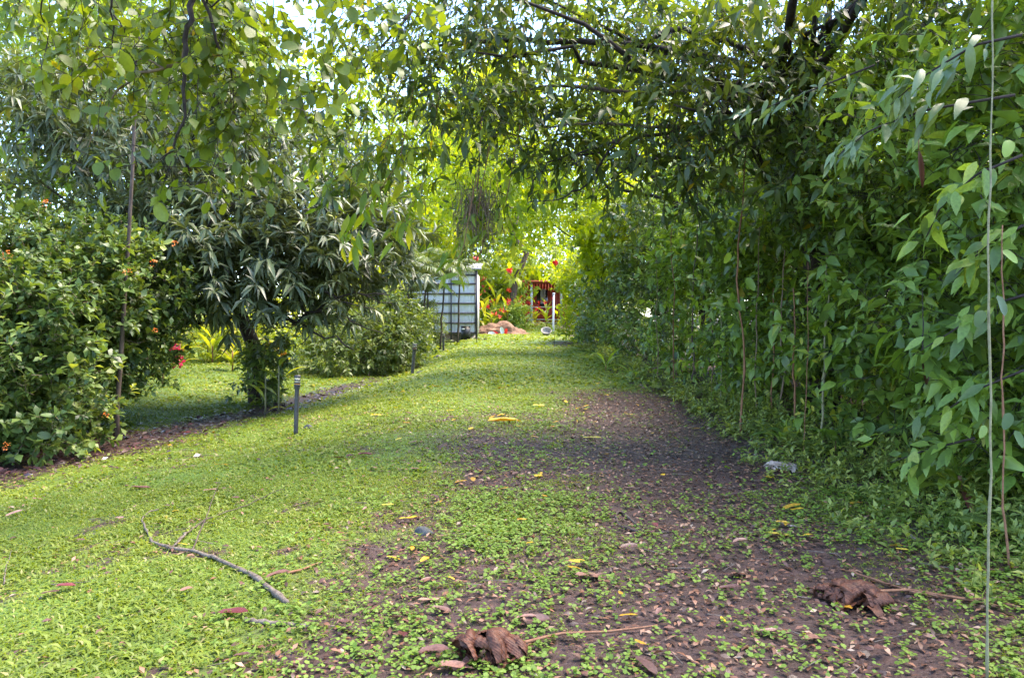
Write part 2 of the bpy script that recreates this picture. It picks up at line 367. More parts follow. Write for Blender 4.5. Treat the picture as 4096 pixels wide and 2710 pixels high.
def emit_leaves(root, P, D, N, S, mat, w, peak, fold, arch, parts, lod=1, rv=None, name='leaf', crown='foliage'):
    n = len(P); rv = rng.random(n) if rv is None else rv
    pick = visible_large(P, S, parts) if parts else np.array([], int)
    if len(pick):
        vars_ = leaf_variants((mat.name, w), mat, w, peak, fold, arch)
        x, y, z = frames(D[pick], N[pick]); base = np.array(root.location)
        for i, q in enumerate(pick):
            m4 = Matrix.Identity(4); s = S[q]
            for a, vec in enumerate((x[i], y[i], z[i])):
                for b in range(3): m4[b][a] = vec[b] * s
            for b in range(3): m4[b][3] = P[q][b] - base[b]
            o = bpy.data.objects.new(name, vars_[min(7, int(rv[q] * 8))]); col.objects.link(o); o.parent = root; o.matrix_basis = m4
    keep = np.ones(n, bool); keep[pick] = False
    V, F = place(leaf_tpl(w, peak, fold, arch, lod), P[keep], D[keep], N[keep], S[keep])
    nv = {0: 4, 1: 5, 2: 17}[lod]
    return part(crown, V, F, mat, root, np.repeat(rv[keep], len(V) // max(1, keep.sum())), kind='stuff')

def twig_mesh(A, B, r0, r1):
    """thin three-sided twigs from A to B"""
    d = unit(B - A); u = unit(np.cross(d, np.array([[.3, .5, .81]]))); v = np.cross(d, u); n = len(A)
    th = np.array([0, 2.094, 4.189]); ring = np.cos(th)[None, :, None] * u[:, None] + np.sin(th)[None, :, None] * v[:, None]
    V = np.concatenate([A[:, None] + ring * r0, B[:, None] + ring * r1], 1).reshape(-1, 3)
    q = np.array([(0, 1, 4, 3), (1, 2, 5, 4), (2, 0, 3, 5)]); return V, [(q[None] + (np.arange(n) * 6)[:, None, None]).reshape(-1, 4)]

def plant(name, label, cat, base, blobs, mat, *, clumps, shoots, leaves, size, w=.4, peak=.42, fold=.18, arch=.22, clump_r=.25, shoot_len=.25,
          spread=1.0, droop=.25, shell=.55, up=.35, whorl=False, parts=0, lod=1, trunk=None, trunk_r=.12, branches=7, bark='bark', group=None,
          keep=None, jit=.25, hang=0.0, out=.7, colour=None, twig_r=.004, crown='foliage', seed=None, fill=0):
    r = np.random.default_rng(seed) if seed else rng
    root = empty(name, tuple(base), label, cat, group)
    C, O = blob_clumps(blobs, clumps, shell, r)
    g = gz(C[:, 0], C[:, 1]); ok = C[:, 2] > g + .05
    if keep is not None: ok &= keep(C)
    C, O = C[ok], O[ok]
    m = len(C)
    P = np.repeat(C, shoots, 0); OO = np.repeat(O, shoots, 0); CC = np.repeat(C, shoots, 0)
    P = P + r.normal(0, 1, P.shape) * clump_r * np.array([1, 1, .7])
    A = unit(OO * out + r.normal(0, .6, P.shape) + np.array([0, 0, up - hang])); L = shoot_len * r.uniform(.6, 1.4, len(P))
    pos, D, N = shoot_leaves(P, A, L, leaves, spread, droop, whorl=whorl, jit=jit, r=r)
    S = size * r.uniform(.45, 1.35, len(pos)) * np.repeat(r.uniform(.7, 1.3, m), shoots * leaves)
    crv = np.repeat(r.random(m) * .5, shoots * leaves); rv = np.clip(crv + .55 * r.random(len(pos)) ** 1.3, 0, 1)
    if colour is not None: rv = colour(pos, rv)
    gl = gz(pos[:, 0], pos[:, 1]); ok = pos[:, 2] > gl + .01
    emit_leaves(root, pos[ok], D[ok], N[ok], S[ok], M[mat], w, peak, fold, arch, parts, lod, rv[ok], crown=crown)
    V, F = twig_mesh(P - A * (L * (.25 if lod else 0))[:, None], P + A * L[:, None], twig_r, twig_r * .5)
    if base[1] > 22: V, F = twig_mesh(CC[::4], P[::4] + A[::4] * L[::4, None], twig_r, twig_r * .5)
    part('twigs', V, F, M[bark], root, kind='stuff')
    tp = trunk if trunk is not None else [np.array(base) - (0, 0, .1), np.array([blobs[0][0], blobs[0][1], blobs[0][2]])]
    tp = np.asarray(tp, float)
    if len(tp) == 2: tp = wander(tp[0], tp[1], 9, .03, r=r)
    tr = np.linspace(trunk_r, trunk_r * .45, len(tp)); tr[0] *= 1.35
    V, F = tube(tp, tr, 9); part('trunk' if trunk_r > .045 else 'stem', V, F, M[bark], root, smooth=True)
    if branches:
        for i in r.permutation(m)[:branches]:
            s = tp[int(r.integers(int(len(tp) * .6), len(tp)))]
            pth = wander(s, C[i], 8, .05, .06, r); V, F = tube(pth, np.linspace(trunk_r * .32, max(.005, trunk_r * .05), 8), 6)
            part('branch', V, F, M[bark], root, smooth=True)
    return root

# ------------------------------------------------------------------ the ground
def axis(segs):
    out = []
    for a, b, n in segs: out.append(np.linspace(a, b, n, endpoint=False))
    return np.concatenate(out + [[segs[-1][1]]])
gx = axis([(-700, -60, 10), (-60, -14, 23), (-14, 8, 176), (8, 60, 26), (60, 700, 10)])
gy = axis([(-300, -20, 8), (-20, 1, 14), (1, 16, 150), (16, 50, 130), (50, 120, 20), (120, 900, 12)])
X, Y = np.meshgrid(gx, gy, indexing='ij'); nx, ny = X.shape
V = np.stack([X, Y, gz(X, Y)], -1).reshape(-1, 3)
i = np.arange(nx - 1)[:, None] * ny; j = np.arange(ny - 1)[None]
Q = np.stack([i + j, i + ny + j, i + ny + j + 1, i + j + 1], -1).reshape(-1, 4)
m, n, l = new_mat('ground_soil_and_turf')
o_ = n.new('ShaderNodeOutputMaterial'); p = n.new('ShaderNodeBsdfPrincipled'); a = n.new('ShaderNodeAttribute'); a.attribute_name = 'rnd'
tc = n.new('ShaderNodeTexCoord')
n1 = n.new('ShaderNodeTexNoise'); n1.inputs['Scale'].default_value = 6; n1.inputs['Detail'].default_value = 8; n1.inputs['Roughness'].default_value = .7
n2 = n.new('ShaderNodeTexNoise'); n2.inputs['Scale'].default_value = 45; n2.inputs['Detail'].default_value = 4
for q in (n1, n2): l.new(tc.outputs['Object'], q.inputs['Vector'])
soil = ramp(n, [(.3, (.022, .011, .009)), (.55, (.058, .030, .025)), (.75, (.115, .066, .052))]); l.new(n1.outputs['Fac'], soil.inputs['Fac'])
turf = ramp(n, [(.3, (.045, .075, .012)), (.5, (.085, .15, .018)), (.7, (.13, .21, .022))]); l.new(n2.outputs['Fac'], turf.inputs['Fac'])
ad = n.new('ShaderNodeMath'); ad.operation = 'MULTIPLY_ADD'; ad.inputs[1].default_value = .7; l.new(n1.outputs['Fac'], ad.inputs[0]); 
sb = n.new('ShaderNodeMath'); sb.operation = 'SUBTRACT'; sb.inputs[1].default_value = .35; l.new(a.outputs['Fac'], sb.inputs[0]); l.new(sb.outputs[0], ad.inputs[2])
mr = n.new('ShaderNodeMapRange'); mr.inputs['From Min'].default_value = .1; mr.inputs['From Max'].default_value = .5; l.new(ad.outputs[0], mr.inputs['Value'])
mx = n.new('ShaderNodeMix'); mx.data_type = 'RGBA'; l.new(mr.outputs['Result'], mx.inputs[0]); l.new(turf.outputs[0], mx.inputs[6]); l.new(soil.outputs[0], mx.inputs[7])
l.new(mx.outputs[2], p.inputs['Base Color']); p.inputs['Roughness'].default_value = .62; p.inputs['Specular IOR Level'].default_value = .35
b = n.new('ShaderNodeBump'); b.inputs['Strength'].default_value = .8; b.inputs['Distance'].default_value = .02; l.new(n2.outputs['Fac'], b.inputs['Height']); l.new(b.outputs[0], p.inputs['Normal'])
l.new(p.outputs[0], o_.inputs['Surface'])
ground = obj('ground', mesh_data('ground', V, Q, m, dirt_and_shade(V[:, 0], V[:, 1]), True)); ground['kind'] = 'structure'
ground['label'] = 'grassy drive and lawn with a bare soil track'

def scatter(n, y0, y1, side=.80, pw=1.0):
    """points spread evenly over the ground seen between two depths"""
    y = np.sqrt(y0 * y0 + (y1 * y1 - y0 * y0) * rng.random(n)); u = rng.uniform(-side, side, n)
    return u * y, y

def blades(n, y0, y1, ln, wd, bare=1.05, side=.80):
    x, y = scatter(n, y0, y1, side); d = dirt_and_shade(x, y)
    ok = rng.random(n) > d * bare
    ok &= x < 3.4 + .3 * rng.random(n)
    x, y = x[ok], y[ok]; k = len(x); P = np.stack([x, y, gz(x, y) - .004], 1)
    az = rng.random(k) * 6.283; el = rng.uniform(.15, 1.0, k)
    D = np.stack([np.cos(az) * np.cos(el), np.sin(az) * np.cos(el), np.sin(el)], 1)
    N = np.stack([-np.cos(az) * np.sin(el), -np.sin(az) * np.sin(el), np.cos(el)], 1) + rng.normal(0, .2, (k, 3))
    S = ln * rng.uniform(.4, 1.35, k) * (.7 + .6 * vnoise(x, y, 1.7)) * (1 + .6 * (rng.random(k) < .02)) * (1 - .35 * dirt_and_shade(x, y)); W = wd / ln * S * rng.uniform(.8, 1.3, k)
    Vv, Ff = place(leaf_tpl(1, .5, .1, .35, 0), P, D, N, S, W)
    rv = np.clip(.35 * vnoise(x, y, .6) + .35 * vnoise(x, y, 3.1) + .5 * rng.random(k) - .1, 0, .95)
    rv[rng.random(k) < .045] = 1
    return Vv, Ff, np.repeat(rv, 4)
gl = [blades(230000, 2.6, 7.0, .043, .0092), blades(190000, 7.0, 14, .055, .0165), blades(120000, 14, 26, .085, .042), blades(60000, 26, 52, .12, .095, side=.5)]
Vg, Fg = merge([(v, f) for v, f, _ in gl])
g = obj('grass', mesh_data('grass', Vg, Fg, M['grass'], np.concatenate([r for _, _, r in gl])))
tag(g, 'short broad bladed yellow green lawn grass over the drive', 'grass', kind='stuff')

# round leaved clover-like ground cover over the track
def clover(n, y0, y1, rad, f):
    x, y = scatter(n, y0, y1); d = dirt_and_shade(x, y)
    k = vnoise(x, y, 1.5) * .35 + vnoise(x, y, 5.0) * .3 + vnoise(x, y, 14.0) * .35
    ok = (rng.random(n) < f * np.clip((k - .38) * 4.0, .08, 1) * (1 - .76 * np.exp(-(np.abs(x - .95 - .085 * y) / (.82 + .03 * y)) ** 3))) & (x > -1.9 + .6 * k) & (x < 5) & (rng.random(n) < sm(-2.2, .6, x))
    x, y = x[ok], y[ok]; m3 = len(x)
    az = rng.random(m3) * 6.28
    cs = []
    th = np.linspace(0, 6.283, 5, endpoint=False)
    tV = np.stack([np.cos(th), np.sin(th) , np.zeros(5)], 1); tV[0] *= .75
    tF = [np.array([(0, 1, 2), (0, 2, 3), (0, 3, 4)])]
    P, D, N, S = [], [], [], []
    for q in range(3):
        aa = az + q * 2.094; s = rad * rng.uniform(.6, 1.35, m3)
        h = gz(x, y) + .012 + .03 * rng.random(m3) + .02 * sm(2.5, 4, x)
        P.append(np.stack([x + np.cos(aa) * s * 1.05, y + np.sin(aa) * s * 1.05, h], 1))
        D.append(np.stack([np.cos(aa), np.sin(aa), rng.normal(-.1, .25, m3)], 1)); N.append(np.array([[0, 0, 1.]]) + rng.normal(0, .28, (m3, 3))); S.append(s)
    P, D, N, S = np.vstack(P), np.vstack(D), np.vstack(N), np.concatenate(S)
    Vv, Ff = place((tV[:, [1, 0, 2]], tF), P, D, N, S)
    return Vv, Ff, np.repeat(np.clip(rng.random(len(P)), 0, 1), 5)
cl = [clover(60000, 2.6, 6.2, .0105, .75), clover(46000, 6.2, 13, .0145, .55)]
Vg, Fg = merge([(v, f) for v, f, _ in cl])
g = obj('clover', mesh_data('clover', Vg, Fg, M['clover'], np.concatenate([r for _, _, r in cl])))
tag(g, 'small round leaved clover spreading over the soil track', 'ground cover', kind='stuff')

# small litter
def litter(x, y, size, mat, name, label, lift=.012):
    k = len(x); P = np.stack([x, y, gz(x, y) + lift * (.4 + rng.random(k))], 1); az = rng.random(k) * 6.283
    D = np.stack([np.cos(az), np.sin(az), rng.normal(0, .18, k)], 1); N = np.array([[0, 0, 1.]]) + rng.normal(0, .3, (k, 3))
    S = size * rng.uniform(.35, 1.3, k)
    Vv, Ff = place(leaf_tpl(.42, .45, .35, -.1, 0), P, D, N, S)
    g = obj(name, mesh_data(name, Vv, Ff, mat, np.repeat(rng.random(k), 4))); return tag(g, label, 'leaf litter', kind='stuff')
x, y = scatter(120000, 2.6, 14); ok = rng.random(len(x)) < np.clip(dirt_and_shade(x, y) * .8 + .02, 0, 1) * sm(-9, 1, x + 2); ok &= x > hollow_x(y) + .7
x1, y1 = x[ok], y[ok]; x, y = scatter(5000, 12, 34, .6); ok = rng.random(len(x)) < .16 + .6 * dirt_and_shade(x, y)
litter(np.r_[x1, x[ok]], np.r_[y1, y[ok]], .046, M['litter'], 'leaf_litter', 'small brown and pale dead leaves strewn over track and lawn')
x, y = scatter(60000, 7.5, 21, .85); dh = np.abs(x - hollow_x(y)); ok = rng.random(len(x)) < np.exp(-(dh / (.5 + .35 * sm(15, 10, y))) ** 2) * sm(23, 12, y) * .9 + .8 * sm(.1, -.4, x - hollow_x(y)) * sm(11.6, 10.4, y)
litter(x[ok], y[ok], .11, M['wetlitter'], 'wet_leaf_litter', 'dark wet purplish leaf litter in the hollow beside the ixora hedge', .02)
# crumbs of soil and pebbles
x, y = scatter(36000, 2.6, 9); ok = rng.random(len(x)) < dirt_and_shade(x, y) ** 1.5; x, y = x[ok], y[ok]; k = len(x)
oc = np.array([(1, 0, 0), (-1, 0, 0), (0, 1, 0), (0, -1, 0), (0, 0, .7), (0, 0, -.5)], float); of = [np.array([(0, 2, 4), (2, 1, 4), (1, 3, 4), (3, 0, 4)])]
Vv, Ff = place((oc, of), np.stack([x, y, gz(x, y) + .002], 1), unit(rng.normal(0, 1, (k, 3)) * [1, 1, .3]), np.array([[0, 0, 1.]]) + rng.normal(0, .3, (k, 3)), .0028 * rng.lognormal(0, .55, k))
g = obj('soil_crumbs', mesh_data('soil_crumbs', Vv, Ff, M['crumb'])); tag(g, 'small crumbs of soil and pebbles on the bare track', 'soil', kind='stuff')
# twiglets
x, y = scatter(900, 2.8, 12); ok = rng.random(len(x)) < .15 + dirt_and_shade(x, y); x, y = x[ok], y[ok]; az = rng.random(len(x)) * 3.14; L = rng.uniform(.05, .22, len(x))
A = np.stack([x, y, gz(x, y) + .015], 1); B = A + np.stack([np.cos(az) * L, np.sin(az) * L * .6, rng.normal(0, .01, len(x))], 1)
Vv, Ff = twig_mesh(A, B, .0035, .002); g = obj('twig_litter', mesh_data('twig_litter', Vv, Ff, M['lichen'])); tag(g, 'thin dead twigs scattered over the soil track', 'twigs', kind='stuff')

# ------------------------------------------------------------------ far buildings and things behind the crest
def corrugated(x0, x1, y, z0, z1, pitch=.17, dep=.03):
    k = int((x1 - x0) / pitch * 6); xs = np.linspace(x0, x1, k); ph = (xs - x0) / pitch % 1
    dd = np.interp(ph, [0, .12, .25, .37, .5, 1], [0, 0, -dep, -dep, 0, 0])
    V = np.vstack([np.stack([xs, y + dd, np.full(k, z)], 1) for z in (z0, z1)]); i = np.arange(k - 1)
    return V, [np.stack([i, i + 1, k + i + 1, k + i], 1)]

SY = 34.0
sx1 = (1906 - CX) / FPX * SY; sx0 = sx1 - 4.6; szb = CAM_Z - (1330 - HY) / FPX * SY; szt = CAM_Z + (HY - 1082) / FPX * SY
shed = empty('shed', (sx0 + 2.3, SY + 2, float(gz(sx0 + 2, SY))), 'white corrugated metal shed with dark horizontal rails at end of drive', 'shed')
gy_ = [1100, 1135, 1174, 1213, 1252, 1291]
edges = [szt] + [CAM_Z - (q - HY) / FPX * SY for q in gy_] + [szb]
for k in range(len(edges) - 1):
    Vv, Ff = corrugated(sx0, sx1 - .06, SY, edges[k + 1] + .02, edges[k] - .02); part('wall_sheet', Vv, Ff, M['sheet'], shed)
for z in edges[1:]:
    Vv, Ff = box(sx0, sx1, SY - .07, SY + .03, z - .035, z + .035); part('rail', Vv, Ff, M['girt'], shed)
for xx, wd in ((sx1, .10), ((1805 - CX) / FPX * SY, .06), (sx0, .1)):
    Vv, Ff = box(xx - wd / 2, xx + wd / 2, SY - .09, SY + .05, szb - .55, szt); part('post', Vv, Ff, M['girt'], shed)
Vv, Ff = box(sx0 + .05, sx1 - .05, SY + .06, SY + 4, szb - .05, szt - .02); part('side_wall', Vv, Ff, M['sheet'], shed)
Vv, Ff = box(sx0 + .1, sx1 - .1, SY + .25, SY + 3.8, szb - .7, szb - .06); part('plinth', Vv, Ff, M['deadfrond'], shed)
Vv, Ff = corrugated(sx0 - .4, sx1 + .25, 0, 0, 1, .2, .04)
h = Vv[:, 2].copy(); Vv[:, 2] = szt + .12 + h * .45 - Vv[:, 1]; Vv[:, 1] = SY - .45 + h * 3.4; part('roof_sheet', Vv, Ff, M['roof'], shed)
Vv, Ff = box(sx0 - .4, sx1 + .25, SY - .47, SY - .43, szt + .02, szt + .11); part('fascia', Vv, Ff, M['roof'], shed)
bx = at(1863, 1322, SY - .5)
bb = empty('planter_box', (bx[0], bx[1], bx[2] - .25), 'small black box standing at the foot of the white shed', 'box')
Vv, Ff = box(bx[0] - .2, bx[0] + .2, bx[1] - .15, bx[1] + .15, float(gz(bx[0], bx[1])) - .02, bx[2] + .18); part('body', Vv, Ff, M['black'], bb)
Vv, Ff = box(bx[0] - .17, bx[0] - .04, bx[1] - .162, bx[1] - .153, bx[2] + .05, bx[2] + .11); part('sticker', Vv, Ff, M['white'], bb)
Vv, Ff = box(bx[0] - .22, bx[0] + .22, bx[1] - .17, bx[1] + .17, bx[2] + .183, bx[2] + .215); part('lid', Vv, Ff, M['black'], bb)

# red house
HYD = 52.0
def hp(px, py, d=HYD): return at(px, py, d)
hx0 = hp(2020, 0)[0]; hx1 = hp(2330, 0)[0]; hz0 = float(gz(1.5, HYD)) - .1; hz1 = hp(0, 1130)[2]
house = empty('house', ((hx0 + hx1) / 2, HYD + 2.5, hz0), 'red painted wooden house with porch railing beyond the drive', 'house')
nb = 26
for k in range(nb):
    w_ = (hx1 - hx0) / nb; Vv, Ff = box(hx0 + k * w_ + .012, hx0 + (k + 1) * w_ - .012, HYD + 1.5, HYD + 1.56, hz0, hz1); part('wall_board', Vv, Ff, M['redpaint'], house)
Vv, Ff = box(hx0, hx1, HYD + 1.57, HYD + 5, hz0, hz1); part('wall', Vv, Ff, M['redpaint'], house)
wx0, wx1 = hp(2150, 0)[0], hp(2195, 0)[0]
Vv, Ff = box(wx0, wx1, HYD + 1.42, HYD + 1.49, hz0 + .9, hp(0, 1155)[2]); w_ = part('window', Vv, Ff, M['darkglass'], house)
for k in range(3):
    c0 = hp(2168 + k * 7, 0)[0]; Vv, Ff = lathe([(.05, hp(0, 1212)[2]), (.06, hp(0, 1180)[2]), (.045, hp(0, 1152)[2])], 8, (c0, HYD + 1.33, 0)); part('curtain', Vv, Ff, M['curtain'], w_, smooth=True)
Vv, Ff = box(hx0 - .6, hx1 + .6, HYD - .3, HYD + 5.5, hz1 + .01, hz1 + .14); part('roof', Vv, Ff, M['redroof'], house)
for px in (2060, 2126, 2245):
    xx = hp(px, 0)[0]; Vv, Ff = box(xx - .08, xx + .08, HYD - .08, HYD + .08, hz0, hz1); part('porch_post', Vv, Ff, M['bluewhite'], house)
Vv, Ff = box(hx0, hx1, HYD - .15, HYD + 1.4, hz0 - .1, hz0 + .12); part('porch_floor', Vv, Ff, M['greypaint'], house)
rl = hp(0, 1228)[2]
for zz in (rl, hz0 + .3):
    Vv, Ff = box(hx0, hx1, HYD - .03, HYD + .03, zz - .04, zz + .04); part('rail', Vv, Ff, M['greypaint'], house)
for k in range(34):
    xx = hx0 + .1 + k * (hx1 - hx0) / 34
    Vv, Ff = box(xx - .035, xx + .035, HYD - .022, HYD + .022, hz0 + .345, rl - .045); part('baluster', Vv, Ff, M['redpaint'], house)
pp = hp(2113, 1258, HYD - .4)
pot = empty('hanging_pot', (pp[0], pp[1], pp[2] - .2), 'round black pot hanging before the red porch railing', 'pot')
Vv, Ff = lathe([(.0, -.2), (.14, -.19), (.2, 0), (.21, .1), (.19, .1), (.17, .02), (0, .02)], 14, tuple(pp)); part('bowl', Vv, Ff, M['black'], pot, smooth=True)
Vv, Ff = tube([pp + (-.2, 0, .1), pp + (0, 0, .7)], .008, 4); part('wire', Vv, Ff, M['black'], pot)
Vv, Ff = tube([pp + (.2, 0, .1), pp + (0, 0, .7), pp + (0, .3, 1.3)], .008, 4); part('wire', Vv, Ff, M['black'], pot)

# white gate pole and basin on the right of the crest
q0 = at(2213, 1332, 37.0); q1 = at(2215, 1175, 37.0)
M['polewhite'] = solid_mat('weathered_white_paint', (.42, .41, .42), (.58, .57, .58), 6, .5, .4)
gp = empty('gate_pole', tuple(q0), 'slim white pole standing at crest beside the right hedge', 'pole')
Vv, Ff = tube([q0 - (0, 0, .3), q0 + (0, 0, .6), q1], .055, 10); part('shaft', Vv, Ff, M['polewhite'], gp, smooth=True)
Vv, Ff = lathe([(.0, .06), (.07, .05), (.075, 0), (.055, -.02)], 10, tuple(q1)); part('cap', Vv, Ff, M['polewhite'], gp, smooth=True)
q = at(2185, 1340, 36.5); q[2] = float(gz(q[0], q[1]))
ba = empty('basin', tuple(q), 'pale grey basin tipped on the grass beside the white pole', 'basin')
Vv, Ff = lathe([(0, .02), (.17, .0), (.22, .1), (.26, .19), (.28, .20), (.27, .22), (.24, .20), (.2, .1), (.15, .04), (0, .05)], 18)
Rm = np.array(Matrix.Rotation(R(38), 3, 'X')); Vv = Vv @ Rm.T + q + (0, 0, .1); part('bowl', Vv, Ff, M['deadfrond'], ba, smooth=True)
Vv, Ff = tube([q + (-.24, -.05, -.02), q + (.24, -.05, -.02)], .03, 6); part('foot', Vv, Ff, M['deadfrond'], ba)

# soil mound
def lump(name, c, rx, ry, rz, mat, parent, seed, n=34, k=18, rough=.35):
    th = np.linspace(0, 2 * np.pi, n, endpoint=False); ph = np.linspace(0, np.pi * .52, k)
    T, Pm = np.meshgrid(th, ph, indexing='ij')
    d = np.stack([np.cos(T) * np.sin(Pm), np.sin(T) * np.sin(Pm), np.cos(Pm)], -1)
    s = 1 + rough * (vnoise(d[..., 0] * 2 + seed, d[..., 1] * 2 + d[..., 2], 1.7) - .5) * 2 + rough * .6 * (vnoise(d[..., 0] * 5 + seed, d[..., 1] * 5 + d[..., 2] * 3, 1.9) - .5)
    V = (d * s[..., None] * np.array([rx, ry, rz]) + np.array(c)).reshape(-1, 3)
    i = np.arange(n)[:, None]; j = np.arange(k - 1)[None]
    Q = np.stack([i * k + j, ((i + 1) % n) * k + j, ((i + 1) % n) * k + j + 1, i * k + j + 1], -1).reshape(-1, 4)
    return part(name, V, [Q], mat, parent, smooth=True)
mc = at(2010, 1340, 39.0)
md = empty('soil_mound', (mc[0], mc[1], float(gz(mc[0], mc[1]))), 'heap of bare reddish brown soil just beyond the crest', 'soil heap')
lump('heap', (mc[0], mc[1], mc[2] - .15), 1.35, .9, .72, M['soilpile'], md, 3)
lump('heap', (mc[0] - .9, mc[1] - .3, mc[2] - .15), .7, .5, .38, M['soilpile'], md, 8)
for k in range(26):
    c = mc + np.array([rng.normal(-.1, .9), -.75 + rng.normal(0, .2), rng.uniform(-.1, .1)]); c[2] = float(gz(c[0], c[1])) - .02
    s = rng.uniform(.05, .13); lump('clod', c, s, s, s * .8, M['soilpile'], md, 11 + k, 8, 5)
for k, px in enumerate((1985, 2012)):
    q = at(px, 1336, 37.6); e = empty('fallen_bract', (q[0], q[1], float(gz(q[0], q[1]))), ('white and pink fallen bract lying flat before the soil heap', 'white bract with red edge standing up before the soil heap')[k], 'flower bract')
    V_, F_ = leaf_tpl(.5, .45, .4, -.2, 2); d_ = np.array([[(-1, .2, .1), (-.25, 0, .9)][k]], float)
    Vv, Ff = place((V_, F_), np.array([[q[0], q[1], float(gz(q[0], q[1])) + .02]]), d_, np.array([[0, -1., .6]]), np.array([.42])); part('petal', Vv, Ff, M['white'], e, np.full(len(Vv), .5), True)
    Vv, Ff = place((V_, F_), np.array([[q[0] + .12, q[1] + .03, float(gz(q[0], q[1])) + .02]]), d_ + [[.5, 0, .1]], np.array([[0, -1., .6]]), np.array([.34])); part('petal', Vv, Ff, M['flower_r'], e, np.full(len(Vv), .5), True)

# ------------------------------------------------------------------ trees behind everything
def gb(px, d, py=None):
    x = (px - CX) / FPX * d; return (x, d, float(gz(x, d)))
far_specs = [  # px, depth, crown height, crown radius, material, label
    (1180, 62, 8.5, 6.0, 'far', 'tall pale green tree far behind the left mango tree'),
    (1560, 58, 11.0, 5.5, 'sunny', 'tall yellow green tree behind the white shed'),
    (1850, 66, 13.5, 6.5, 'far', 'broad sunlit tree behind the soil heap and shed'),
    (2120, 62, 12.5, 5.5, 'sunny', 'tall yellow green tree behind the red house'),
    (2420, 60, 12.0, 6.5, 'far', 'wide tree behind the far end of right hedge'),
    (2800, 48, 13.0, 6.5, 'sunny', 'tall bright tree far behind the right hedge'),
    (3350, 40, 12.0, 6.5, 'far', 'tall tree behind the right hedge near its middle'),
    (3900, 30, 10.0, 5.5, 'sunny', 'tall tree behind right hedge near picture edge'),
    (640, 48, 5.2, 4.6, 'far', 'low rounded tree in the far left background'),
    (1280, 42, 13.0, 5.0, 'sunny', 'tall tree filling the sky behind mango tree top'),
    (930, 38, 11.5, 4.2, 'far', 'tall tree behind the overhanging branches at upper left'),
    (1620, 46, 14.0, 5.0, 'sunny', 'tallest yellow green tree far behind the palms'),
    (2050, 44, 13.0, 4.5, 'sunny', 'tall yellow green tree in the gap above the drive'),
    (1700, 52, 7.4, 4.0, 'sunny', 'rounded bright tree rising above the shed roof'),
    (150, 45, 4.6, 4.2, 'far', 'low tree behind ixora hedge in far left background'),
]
for k, (px, d, hh, rr, mt, lb) in enumerate(far_specs):
    b0 = gb(px, d); z = b0[2]
    bl = [(b0[0] + rng.normal(0, rr * .45), d + rng.normal(0, 1.5), z + hh * f, rr * rng.uniform(.45, .7), rr * .6, rr * rng.uniform(.35, .55)) for f in (.35, .55, .62, .85, 1.0, .8)]
    plant('background_tree', lb, 'tree', b0, bl, mt, clumps=210, shoots=7, leaves=5, size=.42, w=.45, clump_r=.55, shoot_len=.5, shell=.35, trunk_r=.22, branches=5, lod=0, twig_r=.01, group='trees behind the garden', trunk=[(b0[0], d, z - .2), (b0[0] + .2, d, z + hh * .7)], crown='crown')

for px, d, h_, r_, mt, lb in ((1930, 47, 3.0, 2.2, 'far', 'leafy bush filling the gap between shed and red house'), (2040, 58, 4.6, 2.6, 'sunny', 'bushy tree behind left end of the red house'), (2160, 60, 4.8, 2.8, 'far', 'bushy tree right behind the red house'), (2400, 50, 3.6, 2.2, 'sunny', 'bush filling the hedge end beside red house'), (1740, 44, 4.6, 2.6, 'far', 'bushy tree showing over the shed roof'), (1480, 46, 4.2, 3.2, 'far', 'bushy tree behind the palms left of shed')):
    b0 = gb(px, d)
    plant('background_bush', lb, 'bush', b0, [(b0[0], d, b0[2] + h_ * .45, r_, 1.2, h_ * .5), (b0[0] - r_ * .5, d, b0[2] + h_ * .8, r_ * .6, 1, h_ * .4), (b0[0] + r_ * .5, d, b0[2] + h_ * .75, r_ * .6, 1, h_ * .35)], mt, clumps=230, shoots=6, leaves=5, size=.3, w=.45, clump_r=.35, shoot_len=.4, shell=.3, trunk_r=.1, branches=5, lod=0, twig_r=.008, group='bushes behind the garden')

# ------------------------------------------------------------------ left side
# tree behind the mango, upper left
b0 = gb(430, 20)
plant('backdrop_tree', 'leafy mid green tree rising behind mango tree at upper left', 'tree', b0,
      [(b0[0] + 1.0, 20, 6.2, 3.4, 2.2, 2.6), (b0[0] - 3.0, 19.5, 6.8, 2.6, 2, 2.4), (b0[0] - 1.5, 20.5, 9.3, 3.6, 2.4, 2.2), (b0[0] + 3.4, 20.5, 7.6, 1.8, 2, 1.6), (b0[0] + 1.8, 20, 9.6, 2.6, 2, 1.8)],
      'far', clumps=480, shoots=6, leaves=7, size=.30, w=.36, clump_r=.38, shoot_len=.4, shell=.35, trunk_r=.2, branches=12, lod=0, bark='darkbark', droop=.35, crown='crown')

